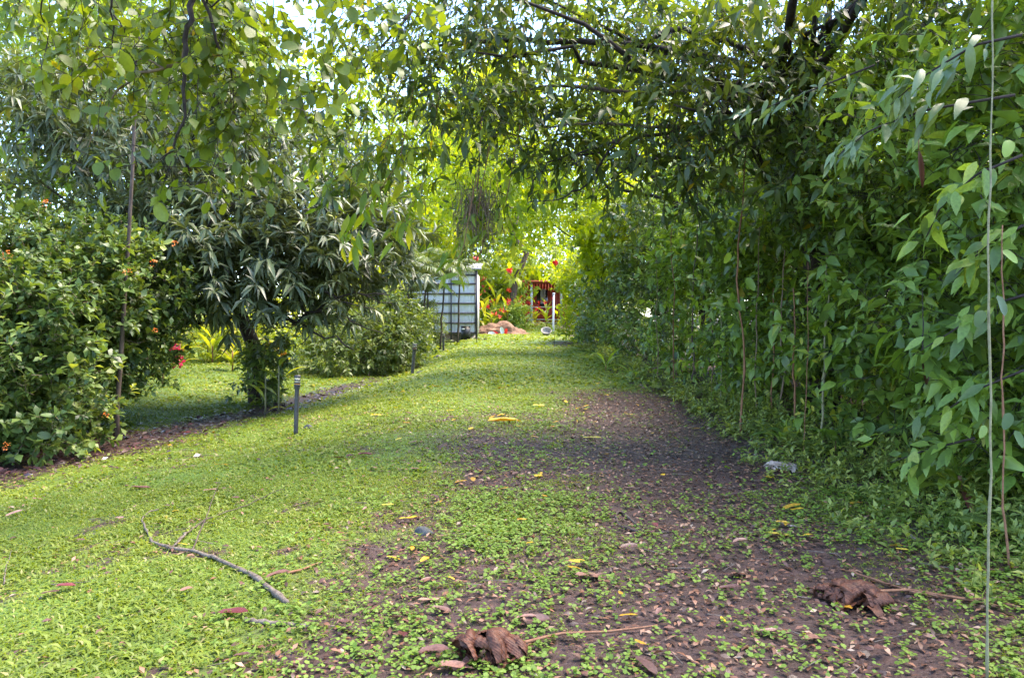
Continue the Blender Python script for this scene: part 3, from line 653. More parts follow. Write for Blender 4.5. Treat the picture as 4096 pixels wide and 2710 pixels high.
# mango tree
b0 = gb(1040, 15.0); mx_ = b0[0]
mango = plant('mango_tree', 'large dark green mango tree with leaf rosettes left of drive', 'tree', b0,
      [(-6.3, 14.6, 4.1, 2.9, 2.8, 2.2), (-4.3, 13.8, 3.1, 1.7, 2.0, 1.35), (-8.6, 14.4, 4.3, 2.4, 2.4, 2.3), (-3.6, 14.6, 3.9, 1.5, 1.8, 1.35), (-5.4, 13.4, 2.5, 1.9, 1.6, 1.0), (-3.4, 15.2, 2.5, 1.2, 1.3, .9), (-6.6, 13.6, 5.2, 2.2, 1.8, 1.2), (-5.7, 12.7, 2.7, 1.7, 1.1, 1.2), (-4.1, 12.8, 2.4, 1.4, 1.0, 1.0), (-3.3, 13.4, 3.1, 1.1, 1.1, 1.1), (-3.1, 13.2, 2.2, .9, .9, .8), (-6.9, 13.0, 2.2, 1.2, .9, .9), (-2.7, 14.0, 3.0, .8, .9, 1.0)],
      'mango', clumps=980, shoots=4, leaves=11, size=.28, w=.20, peak=.5, fold=.25, arch=.32, clump_r=.26, shoot_len=.13, spread=1.25, droop=.42, shell=.5, whorl=True, up=.45,
      parts=300, trunk_r=.17, branches=20, bark='darkbark', crown='crown', trunk=[(mx_, 15, b0[2] - .2), (mx_ - .1, 14.9, 1.0), (mx_ - .5, 14.7, 2.1), (mx_ - .9, 14.6, 3.4), (mx_ - 1.1, 14.6, 4.6)],
      keep=lambda C: (C[:, 2] > 1.2 + .5 * vnoise(C[:, 0], C[:, 1], .9) + 1.2 * sm(13.5, 16, C[:, 1])) & (rng.random(len(C)) > .6 * (C[:, 1] > 14.6)))
# low bare branches reaching right out of the mango
for a, b in (((1000, 1180), (1530, 1330)), ((1010, 1290), (1500, 1235)), ((700, 1290), (1180, 1300)), ((1080, 1270), (1420, 1400)), ((1150, 1180), (1560, 1180)), ((900, 1270), (640, 1330))):
    A_, B_ = at(a[0], a[1], 13.6), at(b[0], b[1], 12.4)
    pth = wander(A_, B_, 10, .035, .03); Vv, Ff = tube(pth, np.linspace(.035, .008, 10), 6); part('branch', Vv, Ff, M['darkbark'], mango, smooth=True)
    for k in range(4):
        s = pth[4 + k]; e_ = s + np.array([rng.normal(.3, .3), rng.normal(0, .3), rng.normal(-.1, .25)]); Vv, Ff = tube(wander(s, e_, 5, .06), np.linspace(.012, .004, 5), 4); part('branch', Vv, Ff, M['darkbark'], mango)

# leafy vine round the mango foot
b0 = gb(1045, 14.6)
plant('trunk_creeper', 'dark leafy creeper clothing the foot of the mango trunk', 'climber', b0, [(b0[0], 14.55, b0[2] + .45, .34, .3, .6), (b0[0] + .25, 14.5, b0[2] + 1.2, .3, .3, .5)], 'ixora',
      clumps=38, shoots=6, leaves=6, size=.15, w=.5, clump_r=.12, shoot_len=.16, droop=.5, shell=.5, trunk_r=.02, branches=3)

# ixora hedge
def hedge_keep(C): return C[:, 1] < 12.6
ix = plant('ixora_hedge', 'dense ixora hedge with orange flower heads at the left edge', 'hedge', (-6.8, 10.6, float(gz(-6.8, 10.6))),
      [(-7.6, 9.9, .7, 1.5, 1.2, 1.5), (-6.9, 10.9, .9, 1.2, 1.1, 1.5), (-7.4, 10.4, 2.0, 1.7, 1.3, 1.15), (-6.5, 11.3, 1.9, 1.2, 1.1, 1.1), (-6.15, 11.5, 1.2, .8, .8, .9), (-8.6, 10.2, 1.6, 1.3, 1.3, 1.6), (-5.85, 11.5, 2.1, .65, .7, .65), (-6.0, 10.55, 2.05, .6, .4, .9), (-5.95, 9.5, .35, .62, .6, .85), (-6.35, 9.4, 1.3, .8, .7, .9), (-7.0, 8.9, .5, .8, .6, .9)],
      'ixora', clumps=1500, shoots=6, leaves=8, lod=0, size=.112, w=.55, peak=.55, fold=.12, arch=.12, clump_r=.15, shoot_len=.13, spread=1.0, droop=.05, shell=.62, up=.45, parts=300, trunk_r=.045, branches=16, bark='lightbark', keep=hedge_keep)
def flower_head(name, c, r_, mat, parent, n=26, seed=1, petal=.028):
    d = unit(rng.normal(0, 1, (n, 3)) + np.array([0, -.4, .6])); P = c + d * r_ * .55
    Vv, Ff = place(leaf_tpl(.7, .6, .1, .1, 1), P, unit(d + rng.normal(0, .5, d.shape)), rng.normal(0, 1, d.shape) + d, np.full(n, petal) * rng.uniform(.7, 1.4, n))
    return part(name, Vv, Ff, mat, parent, np.repeat(rng.random(n), 5))
for px, py, d, r_ in ((185, 815, 9.3, .07), (32, 1022, 8.9, .09), (510, 1088, 9.9, .07), (615, 1055, 10.2, .08), (700, 975, 10.6, .06), (620, 1322, 10.4, .04), (420, 1660, 9.2, .045), (27, 1782, 8.3, .06)):
    flower_head('flower_head', at(px, py, d), r_, M['flower_o'], ix, 18, petal=.022)

# slender tree in front of the hedge
tb = np.array([at(px_, py_, 10.45) for px_, py_ in ((465, 1760), (468, 1640), (480, 1480), (492, 1300), (500, 1150), (515, 950), (532, 640), (543, 340), (560, 40), (590, -260))])
tb[0][2] = float(gz(tb[0][0], tb[0][1])) - .08
plant('slender_tree', 'slender brown trunked tree growing at the right end of ixora hedge', 'tree', (tb[0][0], tb[0][1], tb[0][2] + .08),
      [(tb[-2][0] - .3, 10.6, 6.5, 1.8, 1.4, .9), (tb[-2][0] - 1.6, 10.8, 6.2, 1.2, 1.2, .7)], 'far', clumps=70, shoots=6, leaves=6, size=.15, w=.4, clump_r=.25, shoot_len=.25, trunk=tb, trunk_r=.036, branches=2, bark='bark', crown='crown')

# light round-leaved tree whose limbs hang into the top left corner (trunk stands outside the frame)
b0 = (-5.6, 4.4, float(gz(-5.6, 4.4)))
hang = plant('overhanging_tree', 'tree with light green rounded leaves hanging into top left', 'tree', b0,
      [(-2.75, 6.2, 3.5, .75, .6, .85), (-2.15, 6.0, 4.2, 1.0, .7, .5), (-3.5, 6.2, 4.2, .9, .8, .5), (-1.3, 6.6, 4.1, .7, .7, .4), (-3.3, 6.1, 3.3, .45, .4, .5), (-2.3, 6.3, 3.2, .35, .35, .4), (-1.75, 6.4, 3.4, .3, .3, .4), (-2.65, 6.2, 2.6, .2, .18, .22), (-4.2, 6.3, 4.3, .6, .6, .4), (-3.2, 6.3, 3.9, .9, .5, .6), (-2.2, 6.2, 3.6, .7, .5, .6)],
      'round', clumps=240, shoots=3, leaves=5, size=.108, w=.62, peak=.5, fold=.10, arch=.15, clump_r=.16, shoot_len=.24, spread=.95, droop=.35, shell=.1, hang=.75, out=.3, parts=300, trunk_r=.13, branches=0, bark='darkbark', crown='crown',
      trunk=[(-5.6, 4.4, b0[2] - .2), (-5.5, 4.5, 1.5), (-5.3, 4.7, 3.2), (-4.9, 5.0, 4.6), (-4.2, 5.4, 5.4)])
def limb(root, pix, d0, d1, r0, r1, mat='darkbark', n=6, jit=.012):
    k = len(pix); P = np.array([at(px, py, d0 + (d1 - d0) * i / (k - 1)) for i, (px, py) in enumerate(pix)])
    t = np.linspace(0, k - 1, k * 3); Pi = np.stack([np.interp(t, np.arange(k), P[:, c]) for c in range(3)], 1); Pi[1:-1] += rng.normal(0, jit, (len(Pi) - 2, 3))
    Vv, Ff = tube(Pi, np.linspace(r0, r1, len(Pi)), n); return part('branch', Vv, Ff, M[mat], root, smooth=True)
limb(hang, [(560, -420), (640, -250), (770, -60), (765, 60), (740, 200), (735, 330), (730, 480), (690, 600), (640, 640)], 5.4, 6.0, .035, .004)
limb(hang, [(640, -250), (800, -40), (860, 180), (925, 300), (940, 440)], 5.5, 6.2, .02, .003)
limb(hang, [(770, 120), (720, 255), (560, 285), (470, 370), (420, 450), (350, 590)], 6.0, 6.2, .016, .004, 'lightbark')
limb(hang, [(720, 255), (640, 270), (540, 235), (400, 235), (320, 270)], 6.1, 6.2, .012, .003, 'lightbark')
limb(hang, [(420, -300), (430, -60), (455, 60), (450, 210)], 5.6, 6.0, .016, .004)
limb(hang, [(455, 60), (500, 120), (530, 150)], 5.9, 6.0, .008, .003)
limb(hang, [(130, -300), (170, -60), (175, 90)], 5.6, 6.0, .014, .004)
limb(hang, [(800, -40), (850, 20), (1000, -80)], 5.6, 6.0, .012, .004)
Vv, Ff = tube([(-4.2, 5.4, 5.4), (-3.4, 5.4, 5.2), at(420, -300, 5.6), at(560, -420, 5.4)], [.06, .05, .045, .04], 7); part('branch', Vv, Ff, M['darkbark'], hang, smooth=True)
Vv, Ff = tube([(-4.6, 5.1, 5.0), (-4.2, 5.4, 5.0), at(130, -300, 5.6)], [.04, .03, .02], 6); part('branch', Vv, Ff, M['darkbark'], hang, smooth=True)
Vv, Ff = tube([at(560, -420, 5.4), at(1000, -300, 5.8), at(1350, -40, 6.3), at(1420, 60, 6.6)], [.035, .025, .014, .006], 6); part('branch', Vv, Ff, M['darkbark'], hang, smooth=True)

# ------------------------------------------------------------------ shrubs, palms and beds near the shed
b0 = gb(1480, 20)
plant('low_shrub', 'wide grey green shrub behind the second path light', 'shrub', b0,
      [(-4.3, 21.2, b0[2] + .75, 1.7, 1.0, 1.0), (-3.35, 20.9, b0[2] + .62, .75, .7, .75), (-5.2, 20.4, b0[2] + .5, 1.0, .8, .7), (-3.7, 21.6, b0[2] + 1.5, 1.0, .8, .75)],
      'shrub', clumps=260, shoots=6, leaves=7, size=.15, w=.42, clump_r=.16, shoot_len=.24, spread=1.1, droop=.2, shell=.55, parts=160, trunk_r=.03, branches=8)
b0 = gb(1610, 27)
plant('pale_shrub', 'bushy green shrub growing against the left of white shed', 'shrub', b0,
      [(b0[0], 27, b0[2] + 1.0, .95, .8, 1.0), (b0[0] - .8, 27, b0[2] + 1.2, .8, .7, .9), (b0[0] + .55, 26.6, b0[2] + .6, .45, .5, .6)],
      'shrub', clumps=110, shoots=6, leaves=6, size=.16, w=.5, clump_r=.16, shoot_len=.25, shell=.5, trunk_r=.03, branches=6)
b0 = gb(830, 24)
plant('garden_bush', 'bright green bush beyond the lawn at left under mango', 'shrub', b0, [(b0[0], 24, b0[2] + .8, 1.6, 1.0, 1.0), (b0[0] + 1.6, 24.5, b0[2] + .7, 1.2, .9, .8)], 'garden',
      clumps=160, shoots=6, leaves=6, size=.17, w=.45, clump_r=.2, shoot_len=.25, shell=.5, trunk_r=.03, branches=6)
b0 = gb(420, 27)
plant('garden_bush', 'round bush far left glimpsed between hedge and mango', 'shrub', b0, [(b0[0], 27, b0[2] + 1.0, 2.4, 1.2, 1.2)], 'garden',
      clumps=120, shoots=6, leaves=6, size=.2, w=.45, clump_r=.2, shoot_len=.25, shell=.5, trunk_r=.03, branches=6)
b0 = gb(1250, 28)
plant('garden_bush', 'bright yellow green bush behind wide grey green shrub', 'shrub', b0, [(b0[0], 28, b0[2] + 1.2, 2.6, 1.2, 1.4), (b0[0] + 1.8, 28, b0[2] + 2.2, 1.5, 1.2, 1.2)], 'garden',
      clumps=170, shoots=6, leaves=6, size=.22, w=.4, clump_r=.25, shoot_len=.3, shell=.5, trunk_r=.04, branches=6)

def long_leaf(P0, az, L, W, el, bend, pet=.18, fold=.25, k=9, peak=.45):
    """an arching strap or paddle leaf on its stalk -> V, F"""
    t = np.linspace(0, 1, k); ang = el - bend * t; ds = L / (k - 1)
    rr = np.concatenate([[0], np.cumsum(np.cos(ang[:-1]) * ds)]); zz = np.concatenate([[0], np.cumsum(np.sin(ang[:-1]) * ds)])
    s = np.clip((t - pet) / (1 - pet), 0, 1); hw = np.where(t < pet, W * .06, W / 2 * np.sin(np.pi * np.clip(s ** (.75 if peak < .5 else 1), 0, 1)) ** .8 + W * .03)
    hw[-1] = W * .01
    u = np.array([np.cos(az), np.sin(az), 0]); v = np.array([-np.sin(az), np.cos(az), 0]); mid = np.asarray(P0) + rr[:, None] * u + zz[:, None] * np.array([0, 0, 1.])
    nn = -np.sin(ang)[:, None] * u + np.cos(ang)[:, None] * np.array([0, 0, 1.])
    Lf = mid - v * hw[:, None] + nn * (hw * fold)[:, None]; Rt = mid + v * hw[:, None] + nn * (hw * fold)[:, None]
    V = np.stack([Lf, mid, Rt], 1).reshape(-1, 3); i = np.arange(k - 1)[:, None] * 3
    return V, [np.vstack([np.hstack([i, i + 1, i + 4, i + 3]), np.hstack([i + 1, i + 2, i + 5, i + 4])])]

def rosette(name, label, cat, base, n, L, W, mat, el=(.6, 1.3), bend=(.6, 1.6), az=None, pet=.2, fold=.25, stem=None, stem_mat='redstem', group=None, height=0, rnd=None):
    root = empty(name, tuple(base), label, cat, group)
    for k in range(n):
        a_ = (k * 2.4 + rng.normal(0, .3)) if az is None else az[k % len(az)]
        l_ = L * rng.uniform(.7, 1.15); hh = height * (k / max(1, n - 1))
        Vv, Ff = long_leaf(np.array(base) + (0, 0, hh), a_, l_, W * rng.uniform(.8, 1.2), rng.uniform(*el), rng.uniform(*bend), pet, fold)
        part('leaf', Vv, Ff, M[mat], root, np.full(len(Vv), rng.random() if rnd is None else rnd), True)
    if stem:
        Vv, Ff = tube([np.array(base) - (0, 0, .05), np.array(base) + (0, 0, height + .05)], [stem, stem * .7], 7); part('stem', Vv, Ff, M[stem_mat], root, smooth=True)
    return root

# palms with feathery fronds in front of the shed
def palm(px, d, h, nf, fl, label, lean=0):
    b_ = gb(px, d); root = empty('palm', b_, label, 'palm', 'slim palms beside the shed'); top = np.array(b_) + (lean, 0, h)
    pth = wander(np.array(b_) - (0, 0, .1), top, 8, .005); Vv, Ff = tube(pth, np.linspace(.05, .032, 8), 8); part('stem', Vv, Ff, M['bark'], root, smooth=True)
    for k in range(nf):
        az = k * 2.4 + rng.normal(0, .25); el = rng.uniform(.5, 1.35); bend = rng.uniform(1.2, 2.2); m_ = 12; t = np.linspace(0, 1, m_); ang = el - bend * t; L = fl * rng.uniform(.75, 1.15); ds = L / (m_ - 1)
        rr = np.concatenate([[0], np.cumsum(np.cos(ang[:-1]) * ds)]); zz = np.concatenate([[0], np.cumsum(np.sin(ang[:-1]) * ds)])
        u = np.array([np.cos(az), np.sin(az), 0]); v = np.array([-np.sin(az), np.cos(az), 0]); mid = top + rr[:, None] * u + zz[:, None] * np.array([0, 0, 1.])
        fr, ff = tube(mid, np.linspace(.018, .004, m_), 5); rib = part('frond', fr, ff, M['palm'], root, np.full(len(fr), .3))
        q = np.linspace(.14, .99, 30); c = np.stack([np.interp(q, t, mid[:, i]) for i in range(3)], 1); tg = unit(np.stack([np.interp(q, t, np.gradient(mid[:, i])) for i in range(3)], 1))
        ll = .42 * np.sin(np.pi * (q * .75 + .18)) * L / 1.8
        Dl = np.vstack([unit(tg * .8 + v * s_ + np.array([0, 0, -.25]) + rng.normal(0, .08, tg.shape)) for s_ in (1, -1)])
        Vv, Ff = place(leaf_tpl(.13, .4, .2, .3, 1), np.vstack([c, c]), Dl, np.tile([[0, 0, 1.]], (60, 1)) + rng.normal(0, .2, (60, 3)), np.r_[ll, ll])
        part('leaflets', Vv, Ff, M['palm'], rib, np.repeat(rng.random(60), 5), kind='stuff')
palm(1625, 29, 3.0, 13, 2.1, 'slim palm with feathery fronds standing left of the shed wall', .1)
palm(1690, 30, 3.5, 13, 2.1, 'slim palm whose fronds cross the left part of shed wall', .15)
palm(1760, 31, 3.1, 11, 1.9, 'slim palm standing close before the shed wall', .2)
palm(1560, 30, 3.8, 13, 2.1, 'tallest slim palm at left of the palm clump', -.1)
palm(1600, 31, 2.4, 11, 1.8, 'short palm between the tallest palm and its neighbours', 0)
palm(1720, 30.5, 2.5, 11, 1.7, 'short palm with drooping fronds before shed wall', -.1)
palm(1830, 31.5, 3.2, 10, 1.6, 'rightmost slim palm with fronds over upper shed wall', .1)
b0 = gb(1655, 31.5)
plant('tall_shrub', 'tall leafy shrub between the palms hiding left shed wall', 'shrub', b0, [(b0[0], 31.5, b0[2] + 1.3, .8, .5, 1.3), (b0[0] - 1.0, 31.6, b0[2] + 1.6, .9, .6, 1.5)], 'shrub', clumps=170, shoots=6, leaves=6, size=.17, w=.3, clump_r=.18, shoot_len=.28, shell=.4, trunk_r=.03, branches=6)
b0 = gb(1722, 31.8)
plant('tall_shrub', 'lower leafy shrub in front of the middle of shed wall', 'shrub', b0, [(b0[0], 31.8, b0[2] + .9, .5, .4, .95)], 'shrub', clumps=70, shoots=6, leaves=6, size=.16, w=.3, clump_r=.16, shoot_len=.26, shell=.4, trunk_r=.03, branches=4)
# banana with a torn grey leaf
b0 = gb(1500, 26)
ban = rosette('banana_plant', 'banana plant with broad grey green paddle leaf left of palms', 'banana plant', b0, 5, 1.9, .42, 'shrub', (.7, 1.3), (.5, 1.3), az=[.15, 2.6, 4.2, -.7, 1.2], pet=.18, stem=.11, height=1.7, stem_mat='bark')

# flower bed right of the shed and beyond: broad leaved plants with red bracts
spots = [(1940, 41, 2.3), (1985, 43, 2.8), (2030, 42, 1.9), (2065, 44, 2.5), (1915, 44, 3.2), (2100, 45, 1.7), (1965, 40.5, 1.5), (2185, 46, 1.9), (2140, 47, 1.3)]
words_ = ['broad leaved red flowered plant just right of the shed wall', 'tall broad leaved plant with red bracts behind soil heap', 'short broad leaved plant with red bracts behind soil heap',
          'red flowered plant beside the green bush behind soil heap', 'tallest broad leaved plant behind right corner of shed', 'small yellow green plant left of the red railing', 'low pale leaved plant at left end of soil heap', 'leafy plant half hiding the red porch from the drive', 'small leafy plant at left foot of the red porch']
for (px, d, h), lb in zip(spots, words_):
    b_ = gb(px, d); rt = rosette('heliconia', lb, 'flowering plant', b_, 13, h * .55, .2, 'croton' if h < 1.8 else 'garden', (.6, 1.4), (.4, 1.5), stem=.03, height=h * .6, group='red flowered plants behind the crest')
    for k in range(3):
        c = np.array(b_) + np.array([rng.normal(0, .35), -.3, h * rng.uniform(.55, .95)])
        Vv, Ff = place(leaf_tpl(.3, .4, .3, .1, 1), np.tile(c, (6, 1)) + rng.normal(0, .04, (6, 3)), unit(rng.normal(0, .6, (6, 3)) + [0, 0, .9]), rng.normal(0, 1, (6, 3)), np.full(6, .28)); part('bract', Vv, Ff, M['flower_r'], rt, np.repeat(rng.random(6), 5))
b0 = gb(2020, 42.5)
plant('green_bush', 'rounded fine leaved green bush directly behind the soil heap', 'shrub', b0, [(b0[0], 42.5, b0[2] + .6, 1.0, .7, .85), (b0[0] + .7, 42.6, b0[2] + .9, .7, .6, .9)], 'far', clumps=130, shoots=6, leaves=6, size=.17, w=.35, clump_r=.16, shoot_len=.25, trunk_r=.03, branches=5)

# left garden: plants under and beyond the mango
lsp = [(720, 22, 1.3, 'croton', 'bright yellow green plant right of the ixora hedge under mango'), (850, 23, 1.5, 'garden', 'broad leaved yellow green plant beyond lawn under mango'), (930, 21, 1.1, 'croton', 'low leafy plant left of mango trunk'), (1130, 19, 1.5, 'croton', 'upright red and yellow leaved plant right of mango trunk'), (650, 20, .9, 'garden', 'low plant behind right end of ixora hedge')]
for px, d, h, mt, lb in lsp:
    rosette('garden_plant', lb, 'garden plant', gb(px, d), 16, h * .62, .14, mt, (.6, 1.4), (.4, 1.5), stem=.025, height=h * .5, group='garden plants under the mango')
b_ = gb(715, 17.5); c = at(712, 1425, 17.0)
gp_ = rosette('ginger_plant', 'ginger plant with magenta flower spike right of ixora hedge', 'flowering plant', (c[0] - .35, 17.0, float(gz(c[0] - .35, 17))), 7, .8, .16, 'shrub', (.5, 1.1), (.6, 1.4), az=[0, .4, -.3, 2.6, 1.5, -.8, 3.6], stem=.02, height=.5)
for k in range(5): flower_head('flower_spike', c + np.array([rng.normal(0, .07), 0, .17 - .09 * k]), .10, M['flower_p'], gp_, 22, petal=.09)
# young pale stemmed plant on the lawn
for px, py, d, hh, lb in ((1062, 1590, 14.0, .62, 'small pale seedling with two leaves on lawn before mango'), (1115, 1590, 14.0, .8, 'taller pale stemmed seedling with wide leaves on lawn before mango')):
    b_ = gb(px, 13.2); rosette('young_plant', lb, 'seedling', b_, 4, .5, .13, 'garden', (.5, 1.2), (.7, 1.5), az=[.2, 2.9, 4.0, 1.2], stem=.017, stem_mat='palevine', height=hh, group='pale seedlings on the lawn')

# ------------------------------------------------------------------ right side: hedge of creepers, shrubs and trees
def face(xmin, s=0.0):
    return lambda C: (C[:, 0] > xmin + .8 * (vnoise(C[:, 1], C[:, 2], 1.1) - .5)) & (C[:, 0] < xmin + 2.4) & ((vnoise(C[:, 1] + 5, C[:, 2], 1.7) > .34) | (C[:, 0] > xmin + .9))
wallspec = [  # name, label, blobs, mat, clumps, size, w, parts, xmin
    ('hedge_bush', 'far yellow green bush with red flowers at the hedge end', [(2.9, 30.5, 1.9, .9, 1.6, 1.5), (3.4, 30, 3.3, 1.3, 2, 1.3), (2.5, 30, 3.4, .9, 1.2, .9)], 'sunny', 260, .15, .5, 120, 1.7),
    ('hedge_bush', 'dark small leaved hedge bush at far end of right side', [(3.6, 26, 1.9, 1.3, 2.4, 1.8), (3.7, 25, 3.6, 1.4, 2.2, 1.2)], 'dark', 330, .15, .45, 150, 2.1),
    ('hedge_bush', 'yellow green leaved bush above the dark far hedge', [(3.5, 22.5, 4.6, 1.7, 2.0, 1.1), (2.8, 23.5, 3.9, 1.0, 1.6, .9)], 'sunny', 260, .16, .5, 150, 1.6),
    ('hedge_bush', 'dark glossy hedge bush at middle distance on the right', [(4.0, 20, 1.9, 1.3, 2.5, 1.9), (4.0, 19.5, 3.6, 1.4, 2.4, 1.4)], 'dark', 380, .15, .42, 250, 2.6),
    ('creeper_wall', 'creeper clad hedge standing behind the thin brown stem', [(4.3, 15, 1.7, 1.4, 2.2, 1.9), (4.4, 14.8, 3.8, 1.5, 2.3, 1.6)], 'wall', 430, .16, .42, 300, 2.9),
    ('creeper_wall', 'dark leafy creeper hedge at middle of the right side', [(4.4, 11.3, 1.6, 1.4, 1.9, 1.9), (4.5, 11.2, 3.8, 1.5, 2.1, 1.7)], 'wall', 450, .15, .45, 300, 3.05),
    ('creeper_wall', 'mid green creeper hedge right of the thin reddish stem', [(4.5, 8.3, 1.5, 1.35, 1.6, 1.8), (4.6, 8.2, 3.5, 1.5, 1.8, 1.5)], 'wallbig', 450, .14, .40, 300, 3.2),
    ('creeper_wall', 'broad leaved creeper hedge nearest camera at right edge', [(4.6, 5.7, 1.4, 1.3, 1.5, 1.7), (4.6, 5.4, 3.3, 1.4, 1.7, 1.4)], 'wallbig', 430, .15, .38, 300, 3.3),
]
for nm, lb, bl, mt, nc, sz, w_, pt, xm in wallspec:
    yb = bl[0][1]; xb = bl[0][0] + .3
    plant(nm, lb, 'hedge', (xb, yb, float(gz(xb, yb))), bl, mt, clumps=int(nc * 1.4), shoots=6, leaves=6, size=sz * 1.08, w=w_ + .04, peak=.4, fold=.16, arch=.25, clump_r=.17, shoot_len=.26, spread=1.1, droop=.22, shell=.35, up=.25, jit=.42,
          parts=pt, lod=0 if yb > 18 else 1, trunk_r=.06, branches=7, bark='darkbark', keep=face(xm), group='hedge along the right side')

# shrubs standing behind the hedge
for x_, y_, lb in ((7.4, 6.5, 'shrub behind the nearest part of right hedge'), (7.2, 10.5, 'shrub behind the middle of the right hedge'), (7.0, 15.5, 'shrub behind the creeper clad part of right hedge')):
    b0 = (x_, y_, float(gz(x_, y_)))
    plant('backing_shrub', lb, 'shrub', b0, [(x_, y_, 1.2, 1.0, 2.4, 1.3), (x_ + .2, y_, 3.0, 1.0, 2.4, 1.2)], 'far', clumps=240, shoots=5, leaves=5, size=.26, w=.5, clump_r=.25, shoot_len=.3, shell=.3, lod=0, trunk_r=.05, branches=4, group='shrubs behind the right hedge')
# low leafy plants at the foot of the hedge
def weeds(n, y0, y1, x0, x1, size, mat, label, w=.45, h=.3):
    y = rng.uniform(y0, y1, n); x = x0 + (x1 - x0) * rng.random(n) ** .7; C = np.stack([x, y, gz(x, y)], 1)
    hh = h * rng.uniform(.3, 1.2, n) * np.clip((x - x0) / (x1 - x0) + .35, .3, 1.2); A = unit(np.array([[-.25, -.1, 1.]]) + rng.normal(0, .3, (n, 3)))
    pos, D, N = shoot_leaves(C, A, hh, 8, 1.25, .12, t0=.3); S = size * rng.uniform(.5, 1.3, len(pos))
    Vv, Ff = place(leaf_tpl(w, .42, .15, .2, 1), pos, D, N, S); V2, F2 = twig_mesh(C, C + A * hh[:, None], .003, .0015)
    Vm, Fm = merge([(Vv, Ff), (V2, F2)]); return Vm, Fm, np.r_[np.repeat(rng.random(len(pos)), 5), np.full(len(V2), .4)]
ws = [weeds(650, 3.6, 7.5, 2.3, 3.9, .06, 'clover', ''), weeds(560, 7.5, 13, 2.6, 3.6, .075, 'clover', ''), weeds(300, 13, 27, 2.4, 3.3, .11, 'clover', '')]
Vm, Fm = merge([(a_, b_) for a_, b_, _ in ws]); g = obj('weeds', mesh_data('weeds', Vm, Fm, M['weed'], np.concatenate([c for _, _, c in ws])))
tag(g, 'low leafy weeds along the foot of the right hedge', 'weeds', kind='stuff')

# big leaved sprays leaning out of the hedge near the camera
def spray(name, label, cat, pix, d0, d1, mat, n, size, w, r0=.01, droop=.5, bark='darkbark', arch=.25, up=.4, base=None, group=None, peak=.42):
    k = len(pix); P = np.array([at(px, py, d0 + (d1 - d0) * i / (k - 1)) for i, (px, py) in enumerate(pix)])
    root = empty(name, tuple(P[0] if base is None else base), label, cat, group)
    t = np.linspace(0, k - 1, 14); Pi = np.stack([np.interp(t, np.arange(k), P[:, c]) for c in range(3)], 1)
    Vv, Ff = tube(Pi, np.linspace(r0, r0 * .3, 14), 6); part('stem', Vv, Ff, M[bark], root, smooth=True)
    q = np.sort(rng.uniform(.2, 1, n)) * (len(Pi) - 1.01); i = q.astype(int); pos = Pi[i] + (Pi[i + 1] - Pi[i]) * (q - i)[:, None]; tg = unit(Pi[i + 1] - Pi[i])
    sd = np.cross(tg, [0, -.6, 1.]); sgn = np.where(np.arange(n) % 2, 1, -1)[:, None]
    pos = pos + rng.normal(0, size * .28, (n, 3)); D = unit(tg * .55 + sd * sgn * .8 + rng.normal(0, .42, (n, 3)) + np.array([0, 0, -droop])); N = np.array([[-.1, -.6, up + .5]]) + rng.normal(0, .4, (n, 3)); S = size * rng.uniform(.5, 1.25, n)
    vars_ = leaf_variants((mat, w, 'spray'), M[mat], w, peak, .14, arch); x, y, z = frames(D, N); b_ = np.array(root.location)
    for a_ in range(n):
        m4 = Matrix.Identity(4)
        for c, vec in enumerate((x[a_], y[a_], z[a_])):
            for e_ in range(3): m4[e_][c] = vec[e_] * S[a_]
        for e_ in range(3): m4[e_][3] = pos[a_][e_] - b_[e_]
        o = bpy.data.objects.new('leaf', vars_[int(rng.integers(8))]); col.objects.link(o); o.parent = root; o.matrix_basis = m4
    return root
M['palebig'] = leaf_mat('grey_green_broad_leaf', [(0, (.08, .13, .045)), (1, (.18, .25, .10))], .28, tcol=(1.3, 1.5, .6), rough=.36, spec=.6)  # pale grey gloss of the sky put into the leaf colour
sp = [([(4060, 380), (3700, 440), (3480, 520), (3330, 640)], 4.4, 4.9, 'palebig', 22, .19, .28, 'spray of large pale grey green leaves at upper right'),
      ([(4090, 140), (3900, 180), (3700, 300), (3560, 420)], 4.2, 4.6, 'palebig', 24, .18, .29, 'spray of pale leaves in the top right corner'),
      ([(4090, 620), (3900, 700), (3760, 830), (3700, 960)], 4.3, 4.6, 'wallbig', 20, .16, .36, 'leafy green shoot hanging at right edge above middle'),
      ([(3500, 260), (3200, 380), (2960, 470)], 6.2, 6.8, 'palebig', 26, .17, .26, 'long spray of grey green leaves right of dark branches'),
      ([(4095, 1180), (3960, 1220), (3800, 1330), (3650, 1420)], 4.6, 5.2, 'wallbig', 22, .16, .36, 'shoot of broad leaves at right edge at middle height'),
      ([(4095, 1480), (3900, 1560), (3700, 1700)], 4.7, 5.3, 'wallbig', 22, .19, .32, 'shoot of long green leaves low at the right edge'),
      ([(3900, 1750), (3700, 1800), (3560, 1850)], 5.2, 5.6, 'wallbig', 14, .2, .36, 'low shoot of long leaves above the strap leaved plant'),
      ([(4095, 900), (3950, 980), (3820, 1100)], 4.6, 4.9, 'wallbig', 18, .17, .34, 'short shoot of broad leaves right of centre right edge')]
for pix, d0, d1, mt, n_, s_, w_, lb in sp:
    spray('leafy_shoot', lb, 'leafy shoot', pix, d0, d1, mt, int(n_ * 1.7), s_, w_, group='large leaved shoots leaning from right hedge')

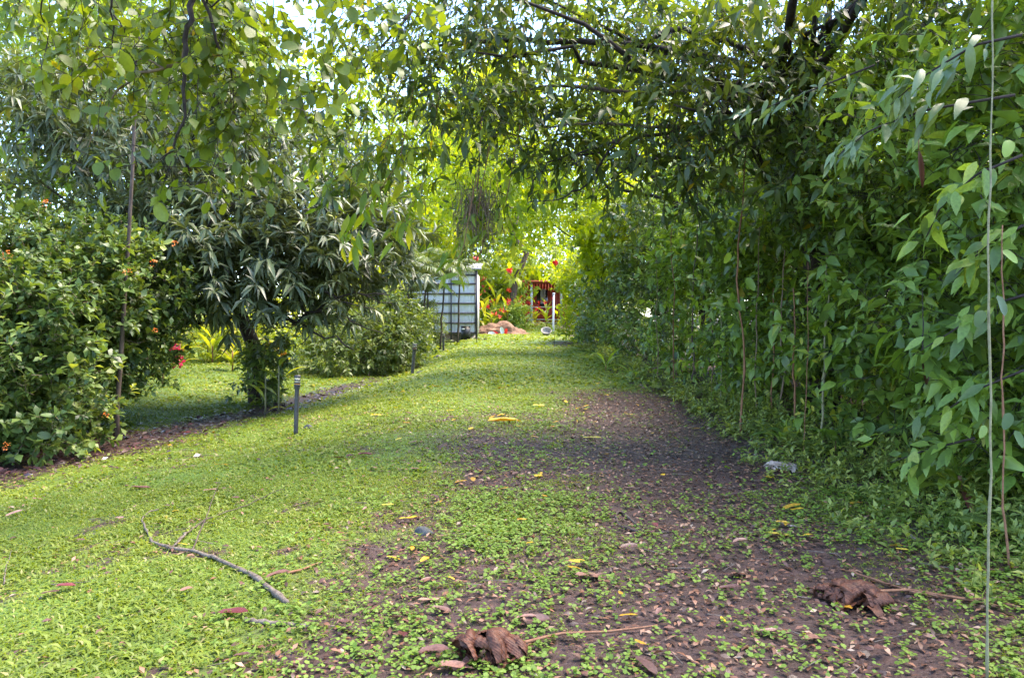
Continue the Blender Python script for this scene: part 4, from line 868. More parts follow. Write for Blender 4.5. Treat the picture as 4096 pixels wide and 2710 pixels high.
b0 = at(3840, 1905, 5.6); b0[2] = float(gz(b0[0], 5.6))
rosette('strap_leaved_plant', 'strap leaved plant with long drooping leaves at hedge foot', 'plant', b0, 10, .62, .10, 'garden', (.5, 1.0), (1.2, 2.1), az=[3.3, 3.9, 4.5, 2.8, 5.2, 1.9, .4, 3.6, 4.9, 2.4], stem=.02, height=.14)
dl = empty('withered_leaf', tuple(b0 + (-.05, -.1, 0)), 'withered red brown strap leaf under the strap leaved plant', 'dead leaf')
Vv, Ff = long_leaf(b0 + (-.05, -.1, .1), 4.3, .5, .05, .1, .6); part('blade', Vv, Ff, M['redleaf'], dl, np.full(len(Vv), .9), True)
for k, (px, py, d, n_, L_, lb) in enumerate(((2440, 1430, 17.5, 9, .8, 'arching strap leaved clump at foot of the dark hedge'), (2560, 1465, 15.5, 8, .6, 'smaller strap leaved clump at hedge foot nearer camera'), (3170, 1740, 8.2, 8, .4, 'fern like tuft at hedge foot beside the thin reddish stem'), (3380, 1560, 7.6, 8, .5, 'broad tuft standing in the lower right hedge'))):
    b_ = gb(px, d); rosette('strap_leaved_clump', lb, 'plant', (b_[0] - .1, b_[1], float(gz(b_[0] - .1, b_[1]))), n_, L_, .085, 'wallbig', (.5, 1.2), (.9, 1.8), group='strap leaved clumps at the hedge foot', height=.1, stem=.012)

# ferns at the hedge foot
def fern(px, d, L, nf, label):
    b_ = gb(px, d); root = empty('fern', b_, label, 'fern', 'ferns at the hedge foot')
    for k in range(nf):
        az = k * 2.4 + rng.normal(0, .3); el = rng.uniform(.5, 1.1); bend = rng.uniform(.9, 1.6); m_ = 9; t = np.linspace(0, 1, m_); ang = el - bend * t; l_ = L * rng.uniform(.7, 1.1); ds = l_ / (m_ - 1)
        rr = np.concatenate([[0], np.cumsum(np.cos(ang[:-1]) * ds)]); zz = np.concatenate([[0], np.cumsum(np.sin(ang[:-1]) * ds)])
        u = np.array([np.cos(az), np.sin(az), 0]); v = np.array([-np.sin(az), np.cos(az), 0]); mid = np.array(b_) + rr[:, None] * u + zz[:, None] * np.array([0, 0, 1.])
        q = np.linspace(.15, .98, 16); c = np.stack([np.interp(q, t, mid[:, i]) for i in range(3)], 1); tg = unit(np.stack([np.interp(q, t, np.gradient(mid[:, i])) for i in range(3)], 1)); ll = .3 * l_ * np.sin(np.pi * (q * .8 + .15))
        Dl = np.vstack([unit(tg * .35 + v * s_ + [0, 0, -.05]) for s_ in (1, -1)]); Vv, Ff = place(leaf_tpl(.28, .35, .1, .1, 0), np.vstack([c, c]), Dl, np.tile([[0, 0, 1.]], (32, 1)), np.r_[ll, ll])
        V2, F2 = tube(mid, np.linspace(.004, .0015, m_), 4, False); Vm, Fm = merge([(Vv, Ff), (V2, F2)]); part('frond', Vm, Fm, M['weed'], root, np.full(len(Vm), rng.random()), kind='stuff')
fern(3250, 7.7, .4, 8, 'feathery fern left of the crumpled pale leaf'); fern(3420, 6.7, .38, 8, 'feathery fern right of the crumpled pale leaf'); fern(3060, 8.9, .4, 7, 'small fern beside foot of the thin reddish stem')
fern(2820, 11.0, .4, 7, 'small fern between two thin stems'); fern(3620, 6.3, .36, 8, 'fern left of the strap leaved plant'); fern(4020, 4.7, .4, 9, 'fern at right edge near the bottom corner'); fern(2680, 13.5, .45, 7, 'farther fern at foot of the dark hedge')

# thin climbing stems and hanging vines
def vine(name, label, pix, d0, d1, r0, mat, leaves=(), lsize=.1, lw=.52, lmat='wall', ground_at_end=True, group=None):
    k = len(pix); P = np.array([at(px, py, d0 + (d1 - d0) * i / (k - 1)) for i, (px, py) in enumerate(pix)])
    if ground_at_end: P[-1][2] = float(gz(P[-1][0], P[-1][1])) - .02
    root = empty(name, tuple(P[-1]), label, 'vine', group); t = np.linspace(0, k - 1, 24); Pi = np.stack([np.interp(t, np.arange(k), P[:, c]) for c in range(3)], 1); q_ = np.linspace(0, 1, 24); hh_ = abs(Pi[0][2] - Pi[-1][2]); Pi[:, 0] += np.sin(np.pi * q_) * (np.sin(q_ * 7 + d0 * 3) * .012 + np.sin(q_ * 17 + d0) * .005) * hh_ * (.25 if r0 < .0045 else 1); Pi[1:-1] += rng.normal(0, r0 * .45, (22, 3))
    Vv, Ff = tube(Pi, r0 * np.linspace(.62, 1.25, 24) * (1 + .28 * (np.arange(24) % 5 == 2) + .1 * rng.normal(0, 1, 24)), 6); part('stem', Vv, Ff, M[mat], root, smooth=True)
    for px, py, s_ in leaves:
        c = at(px, py, d0 + .0); V_, F_ = leaf_tpl(lw, .35, .1, .15, 2)
        Vv, Ff = place((V_, F_), c[None], np.array([[rng.normal(0, .6), -.3, -.6]]), np.array([[rng.normal(0, .3), -1., .5]]), np.array([lsize * s_])); part('leaf', Vv, Ff, M[lmat], root, np.full(len(Vv), rng.random()), True)
    return root
vine('climbing_stem', 'thin straight reddish brown stem rising in front of right hedge', [(2990, 480), (2975, 760), (2966, 1000), (2963, 1300), (2966, 1560), (2960, 1760)], 9.1, 9.1, .011, 'redstem', [(2990, 905, 1.5), (2920, 1010, 1.3), (2985, 1110, 1.5), (2940, 1210, 1)], .13)
vine('climbing_stem', 'thin brown stem in front of dark hedge left of reddish stem', [(2790, 900), (2778, 1150), (2772, 1400), (2762, 1590)], 13.2, 13.2, .013, 'bark', [(2800, 960, 1.2)], .15)
vine('climbing_stem', 'thin leaning stem right of the straight reddish stem', [(3140, 1000), (3125, 1350), (3130, 1500), (3118, 1680)], 9.6, 9.6, .012, 'lightbark')
vine('climbing_stem', 'short brown stem among leaves at middle of right hedge', [(3095, 1150), (3090, 1400), (3088, 1680)], 9.9, 9.9, .009, 'redstem')
vine('climbing_stem', 'thin dark stem between the two brown stems at right', [(2815, 1000), (2812, 1350)], 13.6, 13.6, .01, 'darkbark', ground_at_end=False)
for k, (px, y0_, y1_, d) in enumerate(((2630, 1000, 1520, 15.0), (2700, 900, 1560, 14.2), (2880, 1050, 1640, 11.5), (3030, 900, 1700, 10.0), (3180, 1150, 1720, 8.6), (3290, 1000, 1500, 7.9), (2845, 1250, 1600, 12.2))):
    vine('slender_vine', 'thin upright stem among the leaves of the right hedge', [(px + rng.normal(0, 18), y0_), (px + rng.normal(0, 8), (y0_ + y1_) / 2), (px, y1_)], d, d, .008 + .004 * rng.random(), ('lightbark', 'redstem', 'palevine')[k % 3], group='thin stems in the right hedge')
vine('hanging_vine', 'pale thick hanging vine nearest camera along the right edge', [(3975, -400), (3972, 200), (3968, 700), (3960, 1200), (3952, 1800), (3950, 2300), (3948, 2720)], 2.95, 2.95, .0042, 'palevine', [(3990, 1180, 1.2), (3930, 1240, 1.1), (4010, 1000, 1), (3940, 1700, .8), (4040, 560, 1.2)], .075, lmat='wallbig')
vine('hanging_vine', 'thin reddish vine beside the pale thick hanging vine', [(4010, 900), (4000, 1250), (4012, 1600), (4030, 2050), (4035, 2300)], 4.1, 4.1, .005, 'redstem', [(4040, 1650, 1.1), (4060, 1720, 1)], .1, lmat='wallbig')
vine('hanging_vine', 'thin dark vine hanging left of pale vine in right hedge', [(3690, 1150), (3692, 1300), (3690, 1400)], 5.3, 5.3, .004, 'darkbark', ground_at_end=False)
vine('leafy_vine', 'slim vine ladder of small bright leaves in the right hedge', [(3232, 1050), (3230, 1400), (3215, 1680)], 7.6, 7.6, .004, 'wall' if False else 'redstem', [(3225 + 22 * (1 if k % 2 else -1), 1170 + 30 * k, .62 + .2 * rng.random()) for k in range(17)], .1, .45, 'garden')
for k, (px, py, d, L_, lb) in enumerate(((3690, 1400, 5.6, .28, 'curled brown dead leaf hanging in lower right hedge'), (3675, 600, 4.8, .22, 'red brown dead leaf hanging among pale leaves upper right'))):
    c = at(px, py, d); e = empty('hanging_dead_leaf', tuple(c), lb, 'dead leaf', 'dead leaves caught in the right hedge'); Vv, Ff = place(leaf_tpl(.15, .55, 1.4, .9, 2), c[None], np.array([[.1, -.1, -1.]]), np.array([[-.5, -1., 0]]), np.array([L_])); part('blade', Vv, Ff, M['brownleaf'], e, np.full(len(Vv), .35), True)
    Vv, Ff = tube([c + (0, 0, .12), c], .003, 5); part('stalk', Vv, Ff, M['redstem'], e)

# ------------------------------------------------------------------ canopy over the drive
b0 = (4.4, 10.3, float(gz(4.4, 10.3)))
def canopy_keep(C):
    px = CX + C[:, 0] / np.maximum(C[:, 1], .5) * FPX; py = HY - (C[:, 2] - CAM_Z) / np.maximum(C[:, 1], .5) * FPX
    return rng.random(len(C)) > .0
cano = plant('canopy_tree', 'spreading tree arching dark branches and leaves over the drive', 'tree', b0,
      [(.6, 9.0, 4.75, 1.9, 1.3, .75), (2.3, 9.2, 4.5, 1.6, 1.4, .9), (3.6, 8.8, 4.7, 1.4, 1.4, 1.0), (-.9, 9.4, 4.9, 1.3, 1.2, .7), (.3, 8.6, 3.75, 1.1, .7, .45), (-.9, 8.8, 4.0, .7, .6, .5), (1.4, 9.0, 3.6, .9, .8, .5), (-1.9, 9.0, 3.75, .5, .5, .6), (1.9, 10.0, 5.6, 2.0, 1.2, .5), (4.6, 8.0, 5.6, 1.3, 1.4, .6), (3.4, 6.6, 4.9, 1.3, 1.3, .7), (3.4, 5.0, 5.7, 1.6, 1.4, .7), (2.7, 3.2, 5.9, 1.6, 1.4, .6), (-.2, 8.8, 5.3, 1.6, 1.0, .5), (2.6, 8.6, 3.9, 1.2, .9, .8), (3.2, 8.4, 3.2, .6, .8, .6), (2.0, 8.4, 3.25, .6, .6, .5)],  # the two nearest blobs, overhead out of frame, are added to shade the track
      'canopy', clumps=640, shoots=5, leaves=7, size=.16, w=.33, peak=.42, fold=.15, arch=.2, clump_r=.22, shoot_len=.34, spread=.95, droop=.4, shell=.2, hang=.4, out=.45, jit=.38, parts=300, trunk_r=.2, branches=16, bark='darkbark', crown='crown',
      trunk=[(4.4, 10.3, b0[2] - .2), (4.3, 10.2, 1.4), (4.1, 10.0, 2.8), (3.8, 9.8, 3.8), (3.3, 9.6, 4.4)])
limb(cano, [(3300, 700), (3060, 560), (2960, 320), (2880, 480), (2750, 560), (2680, 590)], 9.6, 9.0, .06, .012)
limb(cano, [(3100, 800), (2960, 470), (2870, 330), (2840, 300)], 9.4, 9.0, .05, .02)
limb(cano, [(2960, 470), (2750, 500), (2600, 510), (2350, 490), (2160, 515)], 9.2, 8.8, .035, .01, 'bark')
limb(cano, [(2880, 480), (2620, 540), (2480, 560), (2330, 610), (2290, 640)], 9.2, 8.8, .03, .008)
limb(cano, [(3300, 500), (3000, 200), (2700, 110), (2560, 170)], 9.4, 9.0, .05, .03)
limb(cano, [(2950, 250), (2500, 170), (2100, 160), (1900, 165), (1730, 190), (1650, 240)], 9.4, 8.8, .05, .008)
limb(cano, [(2700, 370), (2520, 375), (2400, 355), (2200, 340), (2000, 380)], 9.3, 9.0, .045, .008, 'bark')
limb(cano, [(2480, 560), (2330, 760), (2220, 800), (2110, 810)], 9.0, 8.8, .016, .004)
limb(cano, [(2400, 610), (2200, 640), (2130, 730), (2110, 810)], 9.0, 8.8, .014, .004)
limb(cano, [(1650, 40), (1500, 220), (1380, 380), (1300, 440)], 9.2, 8.8, .02, .004)
# second, sunlit canopy layer farther along the drive
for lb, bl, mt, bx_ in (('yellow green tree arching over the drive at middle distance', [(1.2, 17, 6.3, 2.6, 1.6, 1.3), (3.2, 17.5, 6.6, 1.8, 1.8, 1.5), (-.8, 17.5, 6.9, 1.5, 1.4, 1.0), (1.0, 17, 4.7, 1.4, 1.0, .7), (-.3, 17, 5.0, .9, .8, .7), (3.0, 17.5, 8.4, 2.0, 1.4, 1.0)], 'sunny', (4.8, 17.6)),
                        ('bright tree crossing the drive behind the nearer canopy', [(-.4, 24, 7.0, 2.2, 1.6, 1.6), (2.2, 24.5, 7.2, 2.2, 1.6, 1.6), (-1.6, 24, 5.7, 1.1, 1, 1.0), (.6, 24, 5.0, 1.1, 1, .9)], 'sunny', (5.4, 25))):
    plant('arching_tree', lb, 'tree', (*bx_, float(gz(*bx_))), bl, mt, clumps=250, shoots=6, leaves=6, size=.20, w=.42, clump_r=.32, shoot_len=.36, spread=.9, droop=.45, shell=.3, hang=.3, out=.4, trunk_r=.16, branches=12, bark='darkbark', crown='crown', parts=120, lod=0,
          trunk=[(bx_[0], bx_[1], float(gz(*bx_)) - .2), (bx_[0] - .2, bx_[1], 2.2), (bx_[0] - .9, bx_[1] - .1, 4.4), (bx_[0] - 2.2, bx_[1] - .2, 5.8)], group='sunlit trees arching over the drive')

# bright drooping pinnate sprays below the canopy
pin = [([(1560, 560), (1450, 640), (1330, 720), (1270, 800)], 9.0, 9.2, 22, 'drooping bright spray in front of the mango tree top right'), ([(1600, 640), (1520, 760), (1420, 880), (1400, 1000)], 8.8, 9.0, 24, 'drooping bright spray lowest in front of the mango tree'),
       ([(1700, 700), (1640, 850), (1600, 920)], 9.2, 9.2, 16, 'drooping bright spray left of the hanging tangle'), ([(1900, 900), (1860, 960), (1810, 1010)], 8.8, 8.8, 9, 'bright leaf spray hanging above the shed roof'),
       ([(1850, 1010), (1805, 1060), (1800, 1090)], 8.6, 8.6, 8, 'bright leaf spray hanging in front of the shed wall'), ([(2020, 830), (2050, 900), (2070, 980)], 9.0, 9.0, 10, 'bright leaf spray right of the hanging tangle'), ([(1420, 480), (1300, 600), (1220, 700)], 9.2, 9.4, 18, 'bright spray nearest the dark mango rosettes')]
for pix, d0, d1, n_, lb in pin:
    spray('hanging_spray', lb, 'leafy branch', [(pix[0][0] + 60, pix[0][1] - 330)] + pix, d0, d1, 'pinnate', int(n_ * 2.2), .25, .27, .006, .5, 'redstem', .2, -.1, group='bright sprays hanging under the canopy')
# tangle hanging from the canopy
c0 = at(1910, 760, 9.0); tg = empty('hanging_tangle', tuple(c0), 'brownish tangle of thin roots and leaves hanging over the drive', 'epiphyte')
A = c0 + rng.normal(0, .12, (220, 3)) + np.array([0, 0, -.1]); B = A + np.stack([rng.normal(0, .12, 220), rng.normal(0, .12, 220), -rng.uniform(.15, .75, 220)], 1); Vv, Ff = twig_mesh(A, B, .004, .002); part('roots', Vv, Ff, M['lightbark'], tg, kind='stuff')
P = c0 + rng.normal(0, 1, (420, 3)) * [.17, .15, .24] + [0, 0, -.3]; Vv, Ff = place(leaf_tpl(.3, .42, .15, .2, 1), P, unit(rng.normal(0, .6, (420, 3)) + [0, 0, -.7]), rng.normal(0, 1, (420, 3)), rng.uniform(.05, .12, 420)); part('leaves', Vv, Ff, M['canopy'], tg, np.repeat(rng.random(420), 5), kind='stuff')
Vv, Ff = tube([c0 + (.05, 0, .9), c0 + (.02, 0, .3), c0, c0 + (.1, 0, -.5), c0 + (.05, 0, -.75), c0 + (-.02, 0, -.85)], .008, 6); part('root', Vv, Ff, M['redstem'], tg, smooth=True)
# red hibiscus flowers
for px, py, d, lb in ((2220, 1048, 20, 'large red flower hanging from the far right hedge'), (1905, 1028, 20, 'red flower hanging above right corner of the shed'), (2040, 1078, 38, 'red flower among leaves right of shed')):
    c = at(px, py, d); e = empty('red_flower', tuple(c), lb, 'flower', 'red flowers over the far drive'); k = d / 20
    V_, F_ = leaf_tpl(.95, .6, .1, .35, 2); th = np.arange(5) * 1.257
    for t in th:
        Vv, Ff = place((V_, F_), c[None], np.array([[np.cos(t) * .8, -.5 - .3 * rng.random(), np.sin(t) * .6 - .45]]), np.array([[0, -1., .2]]) + rng.normal(0, .4, (1, 3)), np.array([.11 * k * rng.uniform(.7, 1.1)])); part('petal', Vv, Ff, M['flower_r'], e, np.full(len(Vv), rng.random()), True)
    Vv, Ff = tube([c, c + (.02, -.06, -.14 * k)], [.01 * k, .012 * k], 6); part('stamen', Vv, Ff, M['flower_r'], e, np.full(len(Vv), .6))
    Vv, Ff = tube([c + (0, 0, .6), c + (.03, .1, .25), c], .004, 5); part('stalk', Vv, Ff, M['redstem'], e)

# ------------------------------------------------------------------ things on the ground
def hit(px, py, lo=2.0, hi=60.0):
    """where the line of sight through a photograph pixel meets the ground"""
    d = np.linspace(lo, hi, 4000); x = (px - CX) / FPX * d; z = CAM_Z - (py - HY) / FPX * d
    k = np.nonzero(z <= gz(x, d))[0]; k = k[0] if len(k) else len(d) - 1
    return np.array([x[k], d[k], float(gz(x[k], d[k]))])

def path_light(b, h, lean, label, r=.031):
    root = empty('path_light', tuple(b), label, 'path light', 'black post lights along the drive'); u = np.array([lean, 0, 1.])
    def lp(name, prof, mat, parent=root, n=18):
        V, F = lathe(prof, n); V = np.stack([V[:, 0] + lean * V[:, 2], V[:, 1], V[:, 2]], 1) + b; return part(name, V, F, M[mat], parent, smooth=False)
    lp('post', [(0, -.1), (r * 1.05, -.1), (r, .05), (r * .97, h - .21), (r * 1.05, h - .17), (0, h - .17)], 'blackmetal')
    lp('collar', [(r * 1.02, h - .20), (r * 1.2, h - .175), (r * 1.35, h - .155), (r * 1.35, h - .148), (0, h - .148)], 'blackmetal')
    head = lp('lens', [(0, h - .146), (r * 1.12, h - .146), (r * 1.12, h - .018), (0, h - .018)], 'lens')
    for k, z in enumerate((h - .135, h - .100, h - .066)): lp('louvre_ring', [(r * 1.14, z - .009), (r * 1.48, z - .011), (r * 1.48, z + .006), (r * 1.14, z + .010)], 'blackmetal', head)
    lp('amber_band', [(r * 1.13, h - .126), (r * 1.24, h - .126), (r * 1.24, h - .111), (r * 1.13, h - .111)], 'amber', head)
    lp('cap', [(r * 1.48, h - .034), (r * 1.5, h - .03), (r * 1.45, h - .008), (r * 1.2, h), (0, h + .004), ], 'blackmetal')
for px, py, top, lean, lb in ((1183, 1737, 1500, .03, 'nearest black post light with striped head beside the drive'), (1649, 1496, 1375, .09, 'second black post light leaning beside the grey green shrub'), (1774, 1406, 1334, .0, 'farthest post light standing before the white shed')):
    b = hit(px, py); path_light(b, (py - top) / FPX * b[1], lean, lb, .031 if b[1] < 14 else .045)

# stones
for px, py, rx, rz, lb in ((1692, 2135, .068, .048, 'dark mossy stone half sunk in the grass near the front'), (1232, 1712, .075, .05, 'smooth dark stone right of nearest post light'), (1752, 1430, .16, .08, 'dark block lying on the grass beside farthest post light'), (1797, 1404, .14, .07, 'dark rounded stone right of farthest post light'), (1683, 1489, .11, .035, 'flat dark stone right of second post light')):
    b = hit(px, py); e = empty('stone', tuple(b), lb, 'stone', 'dark stones by the post lights'); lump('body', b - (0, 0, .012), rx, rx * .7, rz + .012, M['stone'], e, px % 17, 20, 10, .22)

# fallen branch with side twigs, on the left lawn
def ground_path(pix, lift):
    P = np.array([hit(*q) for q in pix]); P[:, 2] += lift; return P
def fallen(name, label, stems, cat='fallen branch'):
    b = hit(*stems[0][0][len(stems[0][0]) // 2]); root = empty(name, tuple(b), label, cat)
    for k, (pix, r0, r1, lift, mat) in enumerate(stems):
        P = ground_path(pix, np.array(lift) if np.ndim(lift) else lift); m_ = len(P); t = np.linspace(0, m_ - 1, m_ * 4); Pi = np.stack([np.interp(t, np.arange(m_), P[:, c]) for c in range(3)], 1); Pi[1:-1] += rng.normal(0, .002, (len(Pi) - 2, 3))
        rr = np.linspace(r0, r1, len(Pi)) * (1 + .16 * rng.normal(0, 1, len(Pi)).clip(-1, 1.4)); Vv, Ff = tube(Pi, rr, 8); part('stem' if k == 0 else 'twig', Vv, Ff, M[mat], root, smooth=True)
fallen('fallen_branch', 'lichen covered fallen branch with curved tip on left lawn', [
    ([(1148, 2425), (1085, 2375), (1010, 2310), (930, 2275), (850, 2240), (770, 2215), (690, 2205), (610, 2180), (580, 2120), (568, 2085), (590, 2060), (635, 2045)], .017, .0045, .02, 'lichen'),
    ([(770, 2215), (800, 2150), (830, 2080), (855, 2010), (875, 1965)], .006, .002, np.array([.02, .035, .05, .06, .065]), 'bark'),
    ([(690, 2205), (720, 2165), (760, 2135), (820, 2090), (900, 2060), (990, 2030), (1080, 1985), (1130, 1965)], .007, .002, .022, 'bark'),
    ([(735, 2150), (745, 2145), (700, 2195)], .008, .007, .025, 'lichen')])
fallen('fallen_stick', 'short thick mossy stick on grass at bottom left', [([(980, 2490), (1060, 2500), (1150, 2508), (1235, 2512)], .015, .012, .012, 'lichen')], 'stick')
fallen('fallen_stick', 'brown twisted stick right of the fallen branch end', [([(1150, 2300), (1200, 2290), (1250, 2270), (1290, 2255)], .010, .004, .012, 'redstem')], 'stick')
fallen('fallen_stick', 'thin pale twig at far left edge of lawn', [([(15, 2350), (25, 2280), (48, 2210)], .004, .002, .02, 'lichen')], 'stick')
fallen('fallen_stick', 'curved dark root like stick on the soil track', [([(2585, 2140), (2480, 2045), (2460, 2070), (2480, 2110), (2560, 2135)], .006, .012, .012, 'bark')], 'stick')
fallen('fallen_stick', 'pale thin stick lying right of the yellow leaves', [([(3080, 2085), (3150, 2105), (3200, 2115)], .007, .005, .012, 'deadpale')], 'stick')
fallen('fallen_stick', 'long thin brown stick crossing weeds at lower right', [([(3820, 2305), (3900, 2300), (4000, 2297), (4090, 2290)], .005, .004, .03, 'redstem')], 'stick')
fallen('fallen_stick', 'long dark stick lying along the lower right corner', [([(3380, 2290), (3500, 2330), (3640, 2380), (3800, 2400), (3960, 2410), (4080, 2445)], .006, .007, .015, 'redstem')], 'stick')
fallen('fallen_stick', 'short mossy stick among clover at right', [([(3620, 2130), (3650, 2160), (3675, 2185)], .009, .008, .012, 'lichen')], 'stick')
fallen('fallen_frond', 'dark dried frond lying on the grass near the shed', [([(1600, 1392), (1670, 1374), (1760, 1371), (1840, 1367), (1890, 1358), (1910, 1356), (1945, 1360)], .02, .035, .03, 'darkbark')], 'dead frond')
b = hit(1720, 1362); dd = empty('fallen_palm_leaf', tuple(b), 'grey fallen palm leaf lying under the corner of shed', 'dead frond')
for k in range(7):
    Vv, Ff = long_leaf(b + (-.5 + .03 * k, .1 * k, .1), .15 + .08 * (k - 3), 1.9, .14, .22 + .03 * k, .45, .1, .1); part('leaflet', Vv, Ff, M['deadfrond'], dd, np.full(len(Vv), .5))
vine('thin_sapling', 'thin bare sapling standing on crest before shed corner', [(1900, 1225), (1902, 1310), (1906, 1368)], 30, 30, .012, 'darkbark')
vine('thin_sapling', 'thin dark sapling on the crest near right hedge', [(2216, 1330), (2217, 1380)], 27, 27, .01, 'darkbark')

# big curled dead leaves
def curled(px, py, span, label, stalk, seed, flip=1, mat='deadleaf', rot=0.0, nl=7, flat=1.0):
    r_ = np.random.default_rng(seed); b = hit(px, py); s = span / FPX * b[1] / 2 * 1.15; zs = .55 if mat == 'deadpale' else 1; root = empty('curled_dead_leaf', tuple(b), label, 'dead leaf', 'big curled dead leaves on the track')
    def turn(V):
        d = V - b; return b + np.stack([d[:, 0] * math.cos(rot) - d[:, 1] * math.sin(rot), d[:, 0] * math.sin(rot) + d[:, 1] * math.cos(rot), np.maximum(d[:, 2] * flat, .002)], 1)
    for k in range(nl):                                    # rolled lobes lying over one another
        m_, n_ = 40, 12; t = np.linspace(0, 1, m_); f = (k + .5) / nl; bul = math.sin(np.pi * f); x0 = s * (-.72 + 1.35 * f) * flip; a = 1.0 + .45 * math.sin(k * 2.1) + r_.normal(0, .12)
        ln = s * (.30 + .22 * bul); u = np.array([math.cos(a) * flip, -math.sin(a), 0]); hgt = zs * s * (.22 + .26 * bul) * r_.uniform(.85, 1.15)
        P = b + np.array([x0, 0, 0]) + u * ((t - .5) * 2 * ln)[:, None] + np.stack([s * .09 * np.sin(5 * t + k * 1.7), s * .05 * np.sin(7 * t + k), s * .06 + hgt * np.sin(np.pi * np.clip(t * .94 + .03, 0, 1)) ** .6], 1)
        rad = s * (.15 + .05 * bul) * np.sin(np.pi * np.clip(t * .86 + .08, 0, 1)) ** .3 * r_.uniform(.85, 1.15); V, F = tube(P, rad, n_, False); V = V.reshape(m_, n_, 3); c = P[:, None]; th = np.arange(n_)[None] / n_ * 6.283
        rid = 1 + .09 * np.sin(t[:, None] * 70 + 2.5 * np.cos(th)) + .26 * np.cos(th * 2 + k + 5 * t[:, None]) + .055 * r_.normal(0, 1, (m_, n_)); V = (c + (V - c) * rid[..., None]).reshape(-1, 3); V[:, 2] = np.maximum(V[:, 2], b[2] + .002)
        part('lobe', turn(V), [np.delete(F[0].reshape(m_ - 1, n_, 4), [k % 3, 1 + k % 3, 2 + k % 3], 1).reshape(-1, 4)], M[mat], root)
    for k in range(6):                                     # ragged tips spread on the soil
        az = r_.uniform(3.3, 6.1); L = s * r_.uniform(.4, .7); V, F = long_leaf(b + np.array([s * r_.uniform(-.8, .7), -s * .25, s * .2]), az, L, L * .45, .1, .9, .05, .5); V[:, 2] = np.maximum(V[:, 2], b[2] + .003); part('tip', turn(V + r_.normal(0, s * .012, V.shape)), F, M[mat], root, smooth=True)
    if stalk:
        P = ground_path(stalk, .02); P[0] = b + (s * .5, 0, s * .35); m_ = len(P); t = np.linspace(0, m_ - 1, m_ * 4); Pi = np.stack([np.interp(t, np.arange(m_), P[:, c]) for c in range(3)], 1); Vv, Ff = tube(Pi, np.linspace(.008, .004, len(Pi)), 6); part('stalk', Vv, Ff, M['redstem'], root, smooth=True)
curled(1960, 2640, 300, 'big curled brown dead leaf with long stalk at bottom centre', [(2080, 2560), (2240, 2552), (2420, 2545), (2560, 2530), (2630, 2518)], 4)
curled(3410, 2420, 260, 'big curled brown dead leaf with dark stalk at lower right', [(3520, 2390), (3640, 2375), (3780, 2400), (3900, 2420), (4010, 2440)], 21, -1, rot=-.5, nl=9, flat=.85)
curled(3125, 1880, 125, 'crumpled pale dead leaf lying among weeds at right', None, 15, 1, 'deadpale')

# ------------------------------------------------------------------ fallen leaves one can tell apart
def fl_variants(mat, w, k=8):
    out = []
    for i in range(k):
        V, F = leaf_tpl(w * random.uniform(.8, 1.25), .45, random.uniform(.0, .22), random.uniform(-.14, .14), 2); V[:, 0] += .12 * np.sin(V[:, 1] * 3) * random.uniform(-1, 1)
        out.append(mesh_data('fallen_leaf', V, F, M[mat], np.full(len(V), (i + .5) / k), True))
    return out
FV = {'yellow': fl_variants('yellow', .34), 'brown': fl_variants('brownleaf', .38), 'red': fl_variants('redleaf', .5)}
def fallen_leaf(b, size, kind, label, group, az=None, lift=.034, tilt=.12):
    az = rng.random() * 6.283 if az is None else az
    o = bpy.data.objects.new('fallen_leaf', FV[kind][int(rng.integers(8))]); col.objects.link(o); o.location = (b[0], b[1], b[2] + lift); o.rotation_euler = (rng.normal(0, tilt), rng.normal(0, tilt), az); o.scale = (size,) * 3
    tag(o, label, 'fallen leaf', group)
